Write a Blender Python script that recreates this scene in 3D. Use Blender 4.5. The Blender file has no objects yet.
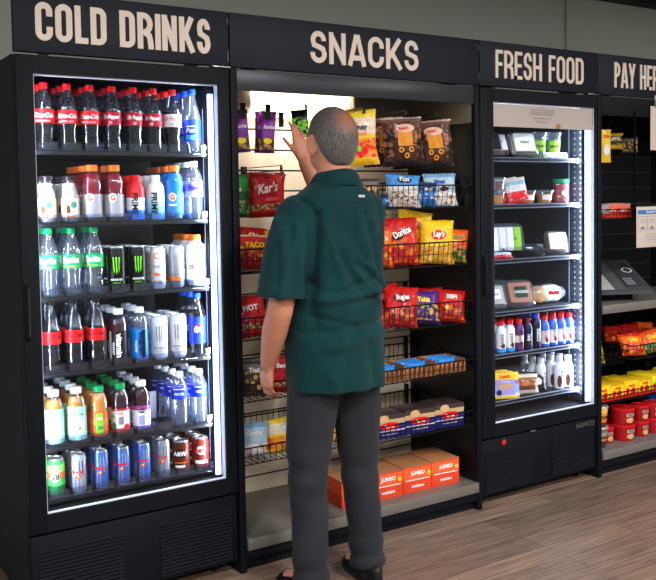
import bpy, bmesh, math, random
from mathutils import Vector, Matrix, noise
from math import sin, cos, pi, radians, sqrt, exp
R = random.Random(7)
SC = bpy.context.scene
COL = SC.collection
FZ = 0.04                       # floor height
V = Vector

# ------------------------------------------------------------------ materials
def lin(c):
    return tuple(((x/255)/12.92 if x/255 <= .04045 else ((x/255+.055)/1.055)**2.4) for x in c)
MC = {}
def mat(name, c=(128,128,128), rough=.5, metal=0, spec=.2, emit=None, es=0, coat=0, bump=0, bscale=200, trans=0, ior=1.45, alpha=1):
    if name in MC: return MC[name]
    m = bpy.data.materials.new(name); m.use_nodes = True
    n = m.node_tree; b = n.nodes['Principled BSDF']
    b.inputs['Base Color'].default_value = (*lin(c), 1)
    b.inputs['Roughness'].default_value = rough
    b.inputs['Metallic'].default_value = metal
    b.inputs['Specular IOR Level'].default_value = spec
    b.inputs['Coat Weight'].default_value = coat
    b.inputs['Transmission Weight'].default_value = trans
    b.inputs['IOR'].default_value = ior
    if emit:
        b.inputs['Emission Color'].default_value = (*lin(emit), 1); b.inputs['Emission Strength'].default_value = es
    if bump:
        t = n.nodes.new('ShaderNodeTexNoise'); t.inputs['Scale'].default_value = bscale; t.inputs['Detail'].default_value = 3
        tc = n.nodes.new('ShaderNodeTexCoord'); n.links.new(tc.outputs['Object'], t.inputs['Vector'])
        bp = n.nodes.new('ShaderNodeBump'); bp.inputs['Strength'].default_value = bump; bp.inputs['Distance'].default_value = .004
        n.links.new(t.outputs['Fac'], bp.inputs['Height']); n.links.new(bp.outputs['Normal'], b.inputs['Normal'])
    MC[name] = m
    return m

def clear(name, tint=(235,242,255), haze=.10, rough=.08, f0=.10, f1=.75, hazec=None):
    """thin clear plastic / glass: see-through, fresnel gloss, slight haze"""
    if name in MC: return MC[name]
    m = bpy.data.materials.new(name); m.use_nodes = True
    n = m.node_tree; n.nodes.clear(); L = n.links
    out = n.nodes.new('ShaderNodeOutputMaterial')
    tr = n.nodes.new('ShaderNodeBsdfTransparent'); tr.inputs[0].default_value = (*lin(tint), 1)
    df = n.nodes.new('ShaderNodeBsdfDiffuse'); df.inputs[0].default_value = (*lin(hazec or tint), 1)
    gl = n.nodes.new('ShaderNodeBsdfGlossy'); gl.inputs['Roughness'].default_value = rough
    m1 = n.nodes.new('ShaderNodeMixShader'); m1.inputs[0].default_value = haze
    L.new(tr.outputs[0], m1.inputs[1]); L.new(df.outputs[0], m1.inputs[2])
    fr = n.nodes.new('ShaderNodeLayerWeight'); fr.inputs['Blend'].default_value = .22
    mr = n.nodes.new('ShaderNodeMapRange'); mr.inputs['To Min'].default_value = f0; mr.inputs['To Max'].default_value = f1
    L.new(fr.outputs['Facing'], mr.inputs['Value'])
    m2 = n.nodes.new('ShaderNodeMixShader'); L.new(mr.outputs[0], m2.inputs[0]); L.new(m1.outputs[0], m2.inputs[1]); L.new(gl.outputs[0], m2.inputs[2])
    L.new(m2.outputs[0], out.inputs[0]); MC[name] = m
    return m

def art(name, stops, blob=None, rough=.32, coat=.3, crinkle=.5, horiz=False, constant=True):
    """printed packaging: colour bands along the height, optional picture of the food between two heights.
    blob = (z0, z1, colour_a, colour_b, scale)"""
    if name in MC: return MC[name]
    m = bpy.data.materials.new(name); m.use_nodes = True
    n = m.node_tree; b = n.nodes['Principled BSDF']; L = n.links
    b.inputs['Specular IOR Level'].default_value = .22; b.inputs['Roughness'].default_value = rough; b.inputs['Coat Weight'].default_value = coat*.6; b.inputs['Coat Roughness'].default_value = .15
    tc = n.nodes.new('ShaderNodeTexCoord'); sp = n.nodes.new('ShaderNodeSeparateXYZ'); L.new(tc.outputs['Generated'], sp.inputs[0])
    r = n.nodes.new('ShaderNodeValToRGB'); r.color_ramp.interpolation = 'CONSTANT' if constant else 'LINEAR'
    e = r.color_ramp.elements
    while len(e) > 1: e.remove(e[-1])
    for i, (p, c) in enumerate(stops):
        k = e[0] if i == 0 else e.new(p)
        k.position = p; k.color = (*lin(c), 1)
    L.new(sp.outputs['X' if horiz else 'Z'], r.inputs[0])
    col = r.outputs[0]
    if blob:
        z0, z1, ca, cb, sc = blob
        vo = n.nodes.new('ShaderNodeTexVoronoi'); vo.inputs['Scale'].default_value = sc; L.new(tc.outputs['Object'], vo.inputs['Vector'])
        r2 = n.nodes.new('ShaderNodeValToRGB'); r2.color_ramp.elements[0].color = (*lin(ca), 1); r2.color_ramp.elements[1].color = (*lin(cb), 1)
        r2.color_ramp.elements[0].position = .25; r2.color_ramp.elements[1].position = .6
        L.new(vo.outputs['Distance'], r2.inputs[0])
        g1 = n.nodes.new('ShaderNodeMath'); g1.operation = 'GREATER_THAN'; g1.inputs[1].default_value = z0; L.new(sp.outputs['Z'], g1.inputs[0])
        g2 = n.nodes.new('ShaderNodeMath'); g2.operation = 'LESS_THAN'; g2.inputs[1].default_value = z1; L.new(sp.outputs['Z'], g2.inputs[0])
        g = n.nodes.new('ShaderNodeMath'); g.operation = 'MULTIPLY'; L.new(g1.outputs[0], g.inputs[0]); L.new(g2.outputs[0], g.inputs[1])
        mx = n.nodes.new('ShaderNodeMix'); mx.data_type = 'RGBA'; L.new(g.outputs[0], mx.inputs[0]); L.new(col, mx.inputs[6]); L.new(r2.outputs[0], mx.inputs[7])
        col = mx.outputs[2]
    L.new(col, b.inputs['Base Color'])
    if crinkle:
        t = n.nodes.new('ShaderNodeTexNoise'); t.inputs['Scale'].default_value = 30; t.inputs['Detail'].default_value = 3; t.inputs['Distortion'].default_value = 1.2
        L.new(tc.outputs['Object'], t.inputs['Vector'])
        bp = n.nodes.new('ShaderNodeBump'); bp.inputs['Strength'].default_value = crinkle; bp.inputs['Distance'].default_value = .03
        L.new(t.outputs['Fac'], bp.inputs['Height']); L.new(bp.outputs['Normal'], b.inputs['Normal'])
    MC[name] = m
    return m

# ------------------------------------------------------------------ mesh builder
ORG = {}
class MB:
    def __init__(s): s.v = []; s.f = []; s.m = []; s.mi = 0
    def add(s, vs, fs, mi=None):
        o = len(s.v); s.v += [tuple(v) for v in vs]
        for f in fs: s.f.append(tuple(i+o for i in f)); s.m.append(s.mi if mi is None else mi)
        return s
    def box(s, x0, x1, y0, y1, z0, z1, mi=None, M=None):
        vs = [V((x, y, z)) for x in (x0, x1) for y in (y0, y1) for z in (z0, z1)]
        if M: vs = [M @ v for v in vs]
        return s.add(vs, [(0,1,3,2), (4,6,7,5), (0,4,5,1), (2,3,7,6), (0,2,6,4), (1,5,7,3)], mi)
    def bbox(s, x0, x1, y0, y1, z0, z1, b=.004, mi=None, M=None):
        """box with chamfered edges"""
        bm = bmesh.new(); vs = {}
        bmesh.ops.create_cube(bm, size=1)
        for v in bm.verts:
            v.co = V(((x0+x1)/2+v.co.x*(x1-x0), (y0+y1)/2+v.co.y*(y1-y0), (z0+z1)/2+v.co.z*(z1-z0)))
        bmesh.ops.bevel(bm, geom=bm.edges[:], offset=b, segments=2, affect='EDGES', profile=.5)
        return s.bm(bm, mi, M)
    def bm(s, bm, mi=None, M=None):
        bm.verts.ensure_lookup_table(); bm.verts.index_update()
        vs = [(M @ v.co) if M else v.co.copy() for v in bm.verts]; fs = [[v.index for v in f.verts] for f in bm.faces]
        bm.free(); return s.add(vs, fs, mi)
    def lathe(s, prof, n=20, c=(0,0,0), mi=None, cap=True, M=None, sx=1, sy=1):
        vs = []; fs = []
        for r, z in prof:
            for k in range(n):
                a = 2*pi*k/n; vs.append(V((c[0]+r*cos(a)*sx, c[1]+r*sin(a)*sy, c[2]+z)))
        for i in range(len(prof)-1):
            for k in range(n):
                a = i*n+k; b = i*n+(k+1) % n; fs.append((a, b, b+n, a+n))
        if cap: fs.append(tuple(range(n-1, -1, -1))); fs.append(tuple(range((len(prof)-1)*n, len(prof)*n)))
        if M: vs = [M @ v for v in vs]
        return s.add(vs, fs, mi)
    def tube(s, pts, r, n=6, mi=None, closed=False):
        pts = [V(p) for p in pts]; N = len(pts); vs = []; fs = []
        rr = r if isinstance(r, (list, tuple)) else [r]*N
        x = None
        for i, p in enumerate(pts):
            a = pts[(i-1) % N] if (closed or i > 0) else p; b = pts[(i+1) % N] if (closed or i < N-1) else p
            t = (b-a).normalized(); up = V((0,0,1)) if abs(t.z) < .9 else V((0,1,0))
            if x is None: x = t.cross(up).normalized()
            else: x = (x-t*x.dot(t)).normalized()
            y = x.cross(t)
            for k in range(n):
                an = 2*pi*k/n+pi/n; vs.append(p+(x*cos(an)+y*sin(an))*rr[i])
        for i in range(N if closed else N-1):
            for k in range(n):
                a = i*n+k; b = i*n+(k+1) % n; c = ((i+1) % N)*n+(k+1) % n; d = ((i+1) % N)*n+k; fs.append((a, d, c, b))
        if not closed: fs.append(tuple(range(n))); fs.append(tuple(range(N*n-1, (N-1)*n-1, -1)))
        return s.add(vs, fs, mi)
    def build(s, name, mats, parent=None, smooth=True, org=None, angle=35):
        if not isinstance(mats, (list, tuple)): mats = [mats]
        org = V(org) if org is not None else (ORG[parent.name] if parent is not None else V((0,0,0)))
        me = bpy.data.meshes.new(name); me.from_pydata([V(v)-org for v in s.v], [], s.f)
        for m in mats: me.materials.append(m)
        me.polygons.foreach_set('material_index', s.m)
        if smooth:
            me.polygons.foreach_set('use_smooth', [True]*len(me.polygons)); me.update(); me.set_sharp_from_angle(angle=radians(angle))
        me.update()
        o = bpy.data.objects.new(name, me); COL.objects.link(o)
        if parent is not None: o.parent = parent
        else: o.location = org
        ORG[o.name] = org
        return o

def tag(o, label=None, cat=None, group=None, kind=None):
    if label: o['label'] = label
    if cat: o['category'] = cat
    if group: o['group'] = group
    if kind: o['kind'] = kind
    return o
def empty(name, loc=(0,0,0), **k):
    o = bpy.data.objects.new(name, None); COL.objects.link(o); o.location = loc; o.empty_display_size = .05
    ORG[o.name] = V(loc); return tag(o, **k)
def dup(o, parent=None):
    c = o.copy(); COL.objects.link(c); c.parent = parent; ORG[c.name] = ORG[o.name]
    for ch in list(o.children): dup(ch, c)
    return c

# ------------------------------------------------------------------ text
TG = {}
def text_geo(s, size=.02, bold=0, shear=0, sx=1.0):
    key = (s, bold, shear)
    if key not in TG:
        cu = bpy.data.curves.new('t', 'FONT'); cu.body = s; cu.offset = bold; cu.shear = shear; cu.align_x = 'CENTER'; cu.align_y = 'CENTER'; cu.resolution_u = 3
        ob = bpy.data.objects.new('t', cu); COL.objects.link(ob); bpy.context.view_layer.update()
        ev = ob.evaluated_get(bpy.context.evaluated_depsgraph_get()); me = ev.to_mesh()
        vs = [(v.co.x, v.co.y) for v in me.vertices]; fs = [tuple(p.vertices) for p in me.polygons]
        ev.to_mesh_clear(); bpy.data.objects.remove(ob); bpy.data.curves.remove(cu)
        xs = [v[0] for v in vs]; ys = [v[1] for v in vs]
        cx = (min(xs)+max(xs))/2; cy = (min(ys)+max(ys))/2
        TG[key] = ([(x-cx, y-cy) for x, y in vs], fs)
    vs, fs = TG[key]
    return [(x*size*sx, y*size) for x, y in vs], fs
def rot2(vs, a): return [(x*cos(a)-y*sin(a), x*sin(a)+y*cos(a)) for x, y in vs]
def mv2(vs, dx, dy): return [(x+dx, y+dy) for x, y in vs]
def disc2(rx, ry, n=20, cx=0, cy=0):   # fan of quads rings so it can bend
    vs = [(cx, cy)]; fs = []
    for j in (1, 2, 3):
        for k in range(n): a = 2*pi*k/n; vs.append((cx+rx*j/3*cos(a), cy+ry*j/3*sin(a)))
    for k in range(n): fs.append((0, 1+k, 1+(k+1) % n))
    for j in (0, 1):
        for k in range(n): a = 1+j*n+k; b = 1+j*n+(k+1) % n; fs.append((a, a+n, b+n, b))
    return vs, fs
def rect2(w, h, cx=0, cy=0, nx=8, ny=3):
    vs = [(cx-w/2+w*i/nx, cy-h/2+h*j/ny) for j in range(ny+1) for i in range(nx+1)]
    return vs, [(j*(nx+1)+i, j*(nx+1)+i+1, (j+1)*(nx+1)+i+1, (j+1)*(nx+1)+i) for j in range(ny) for i in range(nx)]

# header letters: strokes of even weight, condensed grotesque
def arc(cx, cy, rx, ry, a0, a1, n=12): return [(cx+rx*cos(radians(a0+(a1-a0)*i/n)), cy+ry*sin(radians(a0+(a1-a0)*i/n))) for i in range(n+1)]
def glyph(ch, w, h, t):
    a = t/2; l = a; r = w-a; b = a; tp = h-a; mx = w/2; rx = (r-l)/2; k = min(rx, h*.24)
    S = []
    def oval(): return arc(mx, tp-k, rx, k, 0, 180)+arc(mx, b+k, rx, k, 180, 360)
    if ch == 'O': o = oval(); S = [o+[o[0]]]
    elif ch == 'C': S = [[(r, h*.64)]+arc(mx, tp-k, rx, k, 0, 180)+arc(mx, b+k, rx, k, 180, 360)+[(r, h*.37)]]
    elif ch == 'L': S = [[(l, h), (l, 0)], [(l, b), (w, b)]]
    elif ch == 'D': S = [[(l, b), (l, tp)], [(0, tp)]+arc(r-rx*.95, tp-k, rx*.95, k, 90, 0)+arc(r-rx*.95, b+k, rx*.95, k, 0, -90)+[(0, b)]]
    elif ch in 'RP':
        q = h*.46; kk = (tp-q)/2
        S = [[(l, 0), (l, h)], [(l, tp)]+arc(r-kk*.8, tp-kk, kk*.8, kk, 90, -90)+[(l, q)]]
        if ch == 'R': S.append([(mx*.9, q), (r-a*.4, q-h*.08), (r, h*.25), (r+a*.3, 0)])
    elif ch == 'I': S = [[(a, 0), (a, h)]]
    elif ch == 'N': S = [[(l, 0), (l, h)], [(r, 0), (r, h)], [(l, h-a*.9), (r, a*.9)]]
    elif ch == 'K': S = [[(l, 0), (l, h)], [(l+a*.4, h*.36), (r-a*.1, h)], [(l+w*.25, h*.52), (r+a*.3, 0)]]
    elif ch == 'S':
        kt = (tp-h*.5)/2+a*.1; kb = (h*.5-b)/2+a*.1
        S = [[(r-a*.2, h*.70)]+arc(mx, tp-kt, rx*.92, kt, 10, 180, 12)+[(l+rx*.25, h*.56), (mx, h*.51), (r-rx*.25, h*.45)]+arc(mx, b+kb, rx, kb, 0, -180, 12)+[(l, h*.33)]]
    elif ch == 'A': S = [[(a*.7, 0), (mx-a*.25, h)], [(w-a*.7, 0), (mx+a*.25, h)], [(w*.22, h*.26), (w*.78, h*.26)]]
    elif ch == 'F': S = [[(l, 0), (l, h)], [(0, tp), (w, tp)], [(l, h*.5), (w*.92, h*.5)]]
    elif ch == 'E': S = [[(l, 0), (l, h)], [(0, tp), (w, tp)], [(l, h*.5), (w*.93, h*.5)], [(0, b), (w, b)]]
    elif ch == 'H': S = [[(l, 0), (l, h)], [(r, 0), (r, h)], [(l, h*.5), (r, h*.5)]]
    elif ch == 'Y': S = [[(a*.7, h), (mx, h*.42)], [(w-a*.7, h), (mx, h*.42)], [(mx, h*.5), (mx, 0)]]
    return S
GW = dict(O=1, C=1, D=.98, L=.78, R=1.0, P=.92, I=.29, N=1.0, K=1.05, S=.95, A=1.08, F=.8, E=.84, H=1.0, Y=1.02)
def header_text(s, x0, x1, z0, z1, y, t=.0225):
    m = MB(); h = z1-z0; gap = .16; ws = [.5 if c == ' ' else GW[c] for c in s]
    tot = sum(ws)+gap*(len(s)-1); u = (x1-x0)/tot; x = x0
    lay = 0
    for c, w in zip(s, ws):
        if c != ' ':
            for st in glyph(c, w*u, h, t):
                lay = (lay+1) % 3; th = .004+lay*.0002
                closed = st[0] == st[-1]
                P = [V((p[0], p[1])) for p in (st[:-1] if closed else st)]; n = len(P); Lf = []; Rt = []
                for i in range(n):
                    a = P[(i-1) % n] if (closed or i) else P[i]; b = P[(i+1) % n] if (closed or i < n-1) else P[i]
                    d1 = (P[i]-a).normalized() if (P[i]-a).length > 1e-9 else (b-P[i]).normalized()
                    d2 = (b-P[i]).normalized() if (b-P[i]).length > 1e-9 else d1
                    nn = V((-(d1.y+d2.y), d1.x+d2.x)); nn = nn.normalized() if nn.length > 1e-6 else V((-d1.y, d1.x))
                    sc = 1/max(.6, nn.dot(V((-d1.y, d1.x)))); Lf.append(P[i]+nn*t/2*sc); Rt.append(P[i]-nn*t/2*sc)
                for i in range(n if closed else n-1):
                    j = (i+1) % n
                    q = [Lf[i], Lf[j], Rt[j], Rt[i]]
                    m.add([(x+p.x, y-th, z0+p.y) for p in q]+[(x+p.x, y, z0+p.y) for p in q], [(0,1,2,3), (0,4,5,1), (1,5,6,2), (2,6,7,3), (3,7,4,0)])
        x += (w+gap)*u
    return m

# ------------------------------------------------------------------ common materials
M_black = mat('black_powder_coat', (9,13,21), .6, spec=.18, bump=.05, bscale=900)
M_side = mat('charcoal_cabinet_side', (24,29,38), .65, spec=.2)
M_header = mat('dark_blue_grey_sign_face', (20,25,36), .55, spec=.22)
M_letter = mat('warm_pale_grey_letters', (214,200,190), .5)
M_inner = mat('dark_cooler_lining', (38,41,50), .5, spec=.35)
M_inner2 = mat('black_cooler_lining', (13,14,18), .45, spec=.3)
M_trim = mat('pale_glass_spacer', (215,222,235), .3)
M_steel = mat('brushed_steel', (150,150,150), .32, metal=.9)
M_wire = mat('black_wire', (18,18,20), .35)
M_silver = mat('silver_shelf_wire', (120,128,148), .3, metal=.6)
M_led = mat('led_tube', (255,255,255), .3, emit=(195,218,255), es=2.6)
M_acry = clear('clear_acrylic_stop', haze=.004, rough=.05, f0=.04, f1=.8)
M_pane = clear('door_glass', tint=(250,252,255), haze=0, rough=.0, f0=.006, f1=.12)
M_pet = clear('clear_bottle_plastic', haze=.006, rough=.03, f0=.035, f1=.75)
M_pet2 = clear('clear_hazy_bottle_plastic', haze=.05, rough=.04, f0=.08, f1=.9)
M_clam = clear('clear_clamshell_plastic', haze=.06, rough=.08, f0=.08, f1=.85)
M_white = mat('white_print', (240,240,240), .45)
M_blackp = mat('black_print', (14,14,16), .4)
M_alu = mat('bare_can_aluminium', (190,193,200), .28, metal=.9)

# ------------------------------------------------------------------ room
def structure(m, name, mt, **k): return tag(m.build(name, mt, **k), kind='structure')
def floor_mat():
    m = bpy.data.materials.new('brown_grey_wood_plank_vinyl'); m.use_nodes = True; n = m.node_tree; L = n.links; b = n.nodes['Principled BSDF']
    tc = n.nodes.new('ShaderNodeTexCoord'); mp = n.nodes.new('ShaderNodeMapping'); L.new(tc.outputs['Object'], mp.inputs[0])
    br = n.nodes.new('ShaderNodeTexBrick'); L.new(mp.outputs[0], br.inputs['Vector'])
    br.inputs['Scale'].default_value = 1; br.inputs['Brick Width'].default_value = 1.2; br.inputs['Row Height'].default_value = .12
    br.inputs['Mortar Size'].default_value = .0015; br.offset = .37
    br.inputs['Color1'].default_value = (*lin((138,116,102)), 1); br.inputs['Color2'].default_value = (*lin((108,90,80)), 1); br.inputs['Mortar'].default_value = (*lin((45,40,38)), 1)
    mp2 = n.nodes.new('ShaderNodeMapping'); mp2.inputs['Scale'].default_value = (1.5, 30, 1); L.new(tc.outputs['Object'], mp2.inputs[0])
    no = n.nodes.new('ShaderNodeTexNoise'); no.inputs['Scale'].default_value = 2.5; no.inputs['Detail'].default_value = 6; L.new(mp2.outputs[0], no.inputs['Vector'])
    rp = n.nodes.new('ShaderNodeValToRGB'); rp.color_ramp.elements[0].position = .3; rp.color_ramp.elements[0].color = (.45,.45,.45,1); rp.color_ramp.elements[1].position = .7; rp.color_ramp.elements[1].color = (1.25,1.2,1.15,1)
    L.new(no.outputs['Fac'], rp.inputs[0])
    mx = n.nodes.new('ShaderNodeMix'); mx.data_type = 'RGBA'; mx.blend_type = 'MULTIPLY'; mx.inputs[0].default_value = 1
    L.new(br.outputs['Color'], mx.inputs[6]); L.new(rp.outputs[0], mx.inputs[7]); L.new(mx.outputs[2], b.inputs['Base Color'])
    b.inputs['Roughness'].default_value = .42
    return m
M_wall = mat('grey_green_painted_wall', (158,164,158), .75, bump=.15, bscale=350)
m = MB(); m.box(-4, 7, -6, 1.0, FZ-.1, FZ); structure(m, 'floor', floor_mat())
m = MB(); m.box(-4, 7, .9, 1.0, FZ, 2.85); structure(m, 'wall_back', M_wall)
m = MB(); m.box(-4, 7, -6, .9, 2.85, 2.95); structure(m, 'ceiling', mat('off_white_ceiling', (205,205,200), .9))
m = MB(); m.box(-4.1, -4, -6, 1.0, FZ, 2.85); structure(m, 'wall_left', M_wall)
m = MB(); m.box(7, 7.1, -6, 1.0, FZ, 2.85); structure(m, 'wall_right', M_wall)
m = MB(); m.box(-4, 7, -6.1, -6, FZ, 2.85); structure(m, 'wall_front', M_wall)
m = MB(); m.box(2.8, 7, .80, .9, 2.755, 2.85); structure(m, 'trim_1', mat('dark_ceiling_edge', (22,24,30), .6))
m = MB(); m.tube([(3.60,.888,2.85), (3.602,.888,2.5), (3.60,.888,2.2)], .005, 6); tag(m.build('wall_cable', mat('pale_cable', (150,150,145), .5)), 'thin pale cable running down the grey wall above the fresh food sign', 'cable')

# ------------------------------------------------------------------ sign headers above the row
XS = [0, .7933, 2.0563, 2.8497, 3.95]
M_seam = mat('seam_metal', (70,72,78), .4, metal=.5)
for s, x0, x1, tx0, tx1, lab in (('COLD DRINKS', XS[0], XS[1], .073, .714, 'dark sign panel reading COLD DRINKS above the drinks cooler'),
                  ('SNACKS', XS[1], XS[2], 1.152, 1.701, 'dark sign panel reading SNACKS above the snack rack'),
                  ('FRESH FOOD', XS[2], XS[3], 2.152, 2.742, 'dark sign panel reading FRESH FOOD above the food cooler'),
                  ('PAY HERE', XS[3], XS[4], 2.972, 3.374, 'dark sign panel reading PAY HERE over the self checkout bay')):
    r = empty('sign_panel', ((x0+x1)/2, .2, 2.003), label=lab, cat='sign')
    m = MB(); m.bbox(x0+.0025, x1-.0025, 0, .028, 2.003, 2.2074, .003); m.build('panel', M_header, r)
    header_text(s, tx0, tx1, 2.043, 2.171, 0, .0205 if len(s) in (11, 6) else .0160).build('lettering', M_letter, r, smooth=False)
    for xb in (x0+.12, x1-.12): m = MB(); m.add([(xb-.004,.028,2.001),(xb+.004,.028,2.001),(xb+.004,.16,2.001),(xb-.004,.16,2.001),(xb-.004,.028,2.15),(xb+.004,.028,2.15)],[(0,1,2,3),(0,4,5,1),(0,3,4),(1,5,2),(3,2,5,4)]); m.build('support_gusset', M_seam, r, smooth=False)
    for za, zb in ((2.02, 2.06), (2.16, 2.185)): m = MB(); m.box(x1-.008, x1-.0035, -.0015, 0, za, zb); m.build('joining_bracket', M_seam, r, smooth=False)

# ------------------------------------------------------------------ glass door coolers
def cooler(x0, label, shelves, lining, kind):
    x1 = x0+.7934
    r = empty('glass_door_cooler', ((x0+x1)/2, .37, .085), label=label, cat='cooler')
    D = .75
    m = MB(); z0, z1 = .42, 1.955
    m.box(x0+.003, x0+.045, .05, D, .09, 2.0); m.box(x1-.045, x1-.003, .05, D, .09, 2.0)
    m.box(x0+.045, x1-.045, .05, D, z1, 2.0); m.box(x0+.045, x1-.045, D-.04, D, .09, z1); m.box(x0+.045, x1-.045, .05, D-.04, .36, z0)
    m.build('cabinet', M_side, r, smooth=False)
    m = MB(); e = .0455
    m.box(x0+e-.0005, x0+e+.002, .055, D-.042, z0, z1); m.box(x1-e-.002, x1-e+.0005, .055, D-.042, z0, z1)
    m.box(x0+e, x1-e, D-.045, D-.0405, z0, z1); m.box(x0+e, x1-e, .055, D-.045, z1-.003, z1); m.box(x0+e, x1-e, .055, D-.045, z0, z0+.003)
    m.build('lining', lining, r, smooth=False)
    # door frame around the glass
    g0, g1, gb, gt = x0+.0623, x1-.0487, .4273, 1.9335
    if kind == 'fresh': g0, g1 = x0+.086, x1-.0150
    f0, f1, fb, ft = x0+.003, x1-.003, .365, 1.995
    d = MB(); d.bbox(f0, g0, 0, .042, fb, ft, .004); d.bbox(g1, f1, 0, .042, fb, ft, .004); d.box(g0-.004, g1+.004, .0015, .041, gt, ft-.001); d.box(g0-.004, g1+.004, .0015, .041, fb+.001, gb)
    dr = d.build('door', M_black, r)
    m = MB(); s = .0035
    m.box(g0, g0+s, .012, .036, gb, gt); m.box(g1-s, g1, .012, .036, gb, gt); m.box(g0+s, g1-s, .012, .036, gt-s, gt); m.box(g0+s, g1-s, .012, .022, gb, gb+s+.001)
    m.build('glass_spacer', M_trim, dr, smooth=False)
    m = MB(); m.box(g0+s, g1-s, .014, .018, gb+s, gt-s); m.build('glass_pane', M_pane, dr, smooth=False)
    m = MB(); hx = x0+.014
    m.tube([(hx, .0, 1.22), (hx, -.016, 1.21), (hx, -.02, 1.13), (hx, -.016, 1.05), (hx, 0, 1.04)], .008, 8); m.build('door_handle', M_black, dr)
    m = MB(); m.bbox(x1-.075, x1+.0, -.008, .03, 1.9965, 2.0015, .001); m.lathe([(.006,0),(.006,.004)], 12, (x1-.03, .004, 2.0)); m.build('hinge', M_steel, dr)
    # LED tubes, right and left, behind the door frame
    wR = .034 if kind == 'fresh' else .022
    for lx, w, ya in ((g1-.014-wR, wR, .0205), (g0-.010, .012, .050)):
        m = MB(); m.bbox(lx-.003, lx+w+.003, ya+.0105, ya+.020, gb+.01, gt-.03, .002); h = m.build('light_housing', M_black, r)
        m = MB(); m.bbox(lx, lx+w, ya, ya+.010, gb+.015, gt-(.10 if kind == 'fresh' else .035), .003); m.build('led_tube', M_led, h)
    # pilasters with slots
    for sx, px in ((1, x1-e-.002), (-1, x0+e+.002)):
        m = MB(); a, b = sorted((px, px-sx*.004)); m.box(a, b, .055, .13, z0+.02, z1-.02, 0)
        a2, b2 = sorted((px-sx*.004, px-sx*.0052))
        z = z0+.05
        while z < z1-.06:
            for yy in (.068, .106): m.box(a2, b2, yy-.004, yy+.004, z, z+.008, 1)
            z += .0285
        m.box(a2, b2, .140, .146, z0+.02, z1-.1, 1)
        m.build('shelf_pilaster', [lining, mat('slot_zinc', (120,135,160), .4, metal=.3)], r, smooth=False)
    # shelves
    SH = []
    for i, z in enumerate(shelves):
        m = MB(); a, b = x0+.052, x1-.052
        m.box(a+.004, b-.004, .088, .60, z-.016, z-.004, 0)
        m.box(a, b, .080, .088, z-.020, z+.001 if kind == 'fresh' else z-.006, 0)
        sh = m.build('shelf', M_inner2, r, smooth=False); SH.append(sh)
        m = MB()
        if kind == 'fresh':
            m.tube([(a, .077, z-.002), (b, .077, z-.002)], .003, 6); m.tube([(a, .077, z-.018), (b, .077, z-.018)], .003, 6)
            k = a
            while k < b: m.tube([(k, .083, z-.001), (k, .59, z-.001)], .0016, 4); k += .022
            for yy in (.15, .3, .45, .59): m.tube([(a, yy, z-.0025), (b, yy, z-.0025)], .0016, 4)
        else:
            m.tube([(a, .0785, z-.0105), (b, .0785, z-.0105)], .0022, 5)
            for k in range(9):
                xx = x0+.092+k*.0805
                m.box(xx-.0008, xx+.0008, .09, .58, z-.004, z+.024)
        m.build('shelf_wires' if kind == 'fresh' else 'lane_divider', M_silver if kind == 'fresh' else M_acry, sh, smooth=kind == 'fresh')
        for xa in (b-.016, a): m = MB(); m.box(xa, xa+.016, .074, .1, z-.026, z+.002); m.build('shelf_bracket', M_silver, sh, smooth=False)
    # lower machine compartment
    m = MB(); m.bbox(x0+.004, x1-.004, .012, .06, .09, .355, .004); pn = m.build('lower_panel', M_black, r)
    m = MB(); zz = .105
    while zz < .30:
        for (a, b) in ((x0+.03, x0+.33), (x0+.47, x1-.03)):
            m.add([(a, .012, zz), (b, .012, zz), (b, .004, zz+.002), (a, .004, zz+.002), (b, .012, zz+.009), (a, .012, zz+.009)], [(0,1,2,3), (3,2,4,5), (0,3,5), (1,4,2)])
        zz += .0135
    m.build('vent_louvres', M_black, pn, smooth=False)
    for cxx in (x0+.07, x1-.07):
        for cy in (.09, .68):
            m = MB(); m.lathe([(.024,-.008), (.026,-.004), (.026,.004), (.024,.008)], 16, M=Matrix.Translation((cxx, cy, FZ+.0265)) @ Matrix.Rotation(pi/2, 4, 'Y'))
            m.box(cxx-.014, cxx+.014, cy-.015, cy+.015, FZ+.045, .0905); m.build('caster', M_blackp, r)
    return r, dr, pn, SH

LZ = [1.686, 1.432, 1.172, .903, .640, .455]
FZs = [1.682, 1.458, 1.193, .941, .7355, .508]
c1, d1, p1, S1 = cooler(0, 'tall black glass door cooler full of bottled and canned drinks', LZ, M_inner2, 'drinks')
c2, d2, p2, S2 = cooler(2.0563, 'tall black glass door cooler holding packed fresh food', FZs, M_inner, 'fresh')

# notice band, maker's name, red mark and lock on the fresh food cooler
g0, g1 = 2.1425+.004, 2.8347-.004
M_hdrglow = mat('warm_white_header_glow', (196,180,168), .5)  # cream colour stands in for the lit header showing in the glass
m = MB(); m.box(g0, g1, .0188, .0196, 1.822, 1.9275); nb = m.build('notice_band', M_hdrglow, d2, smooth=False); nb['label'] = 'cream band coloured as the glow of a lit header behind the door glass'
m = MB()
for i, (w, z, o, t) in enumerate(((.05,1.922,0,'NOTICE'), (.0,0,0,''))):
    if t:
        vs, fs = text_geo(t, .008); m.add([(2.46+x, .0135, z-.004+y) for x, y in vs], fs)
m.build('notice_heading', mat('red_print', (205,40,40), .4), nb, smooth=False)
m = MB()
for t, z in (('All food in this cooler is prepared fresh every day.', 1.907), ('Please check the date on the package and keep', 1.897), ('the cooler door closed to hold the temperature.', 1.887), ('Thank you for shopping with us today', 1.868), ('Please enjoy your meal', 1.851)):
    vs, fs = text_geo(t, .0082); m.add([(2.47+x, .0135, z+y) for x, y in vs], fs)
m.build('notice_lines', mat('dark_brown_print', (60,45,45), .5), nb, smooth=False)
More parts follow.
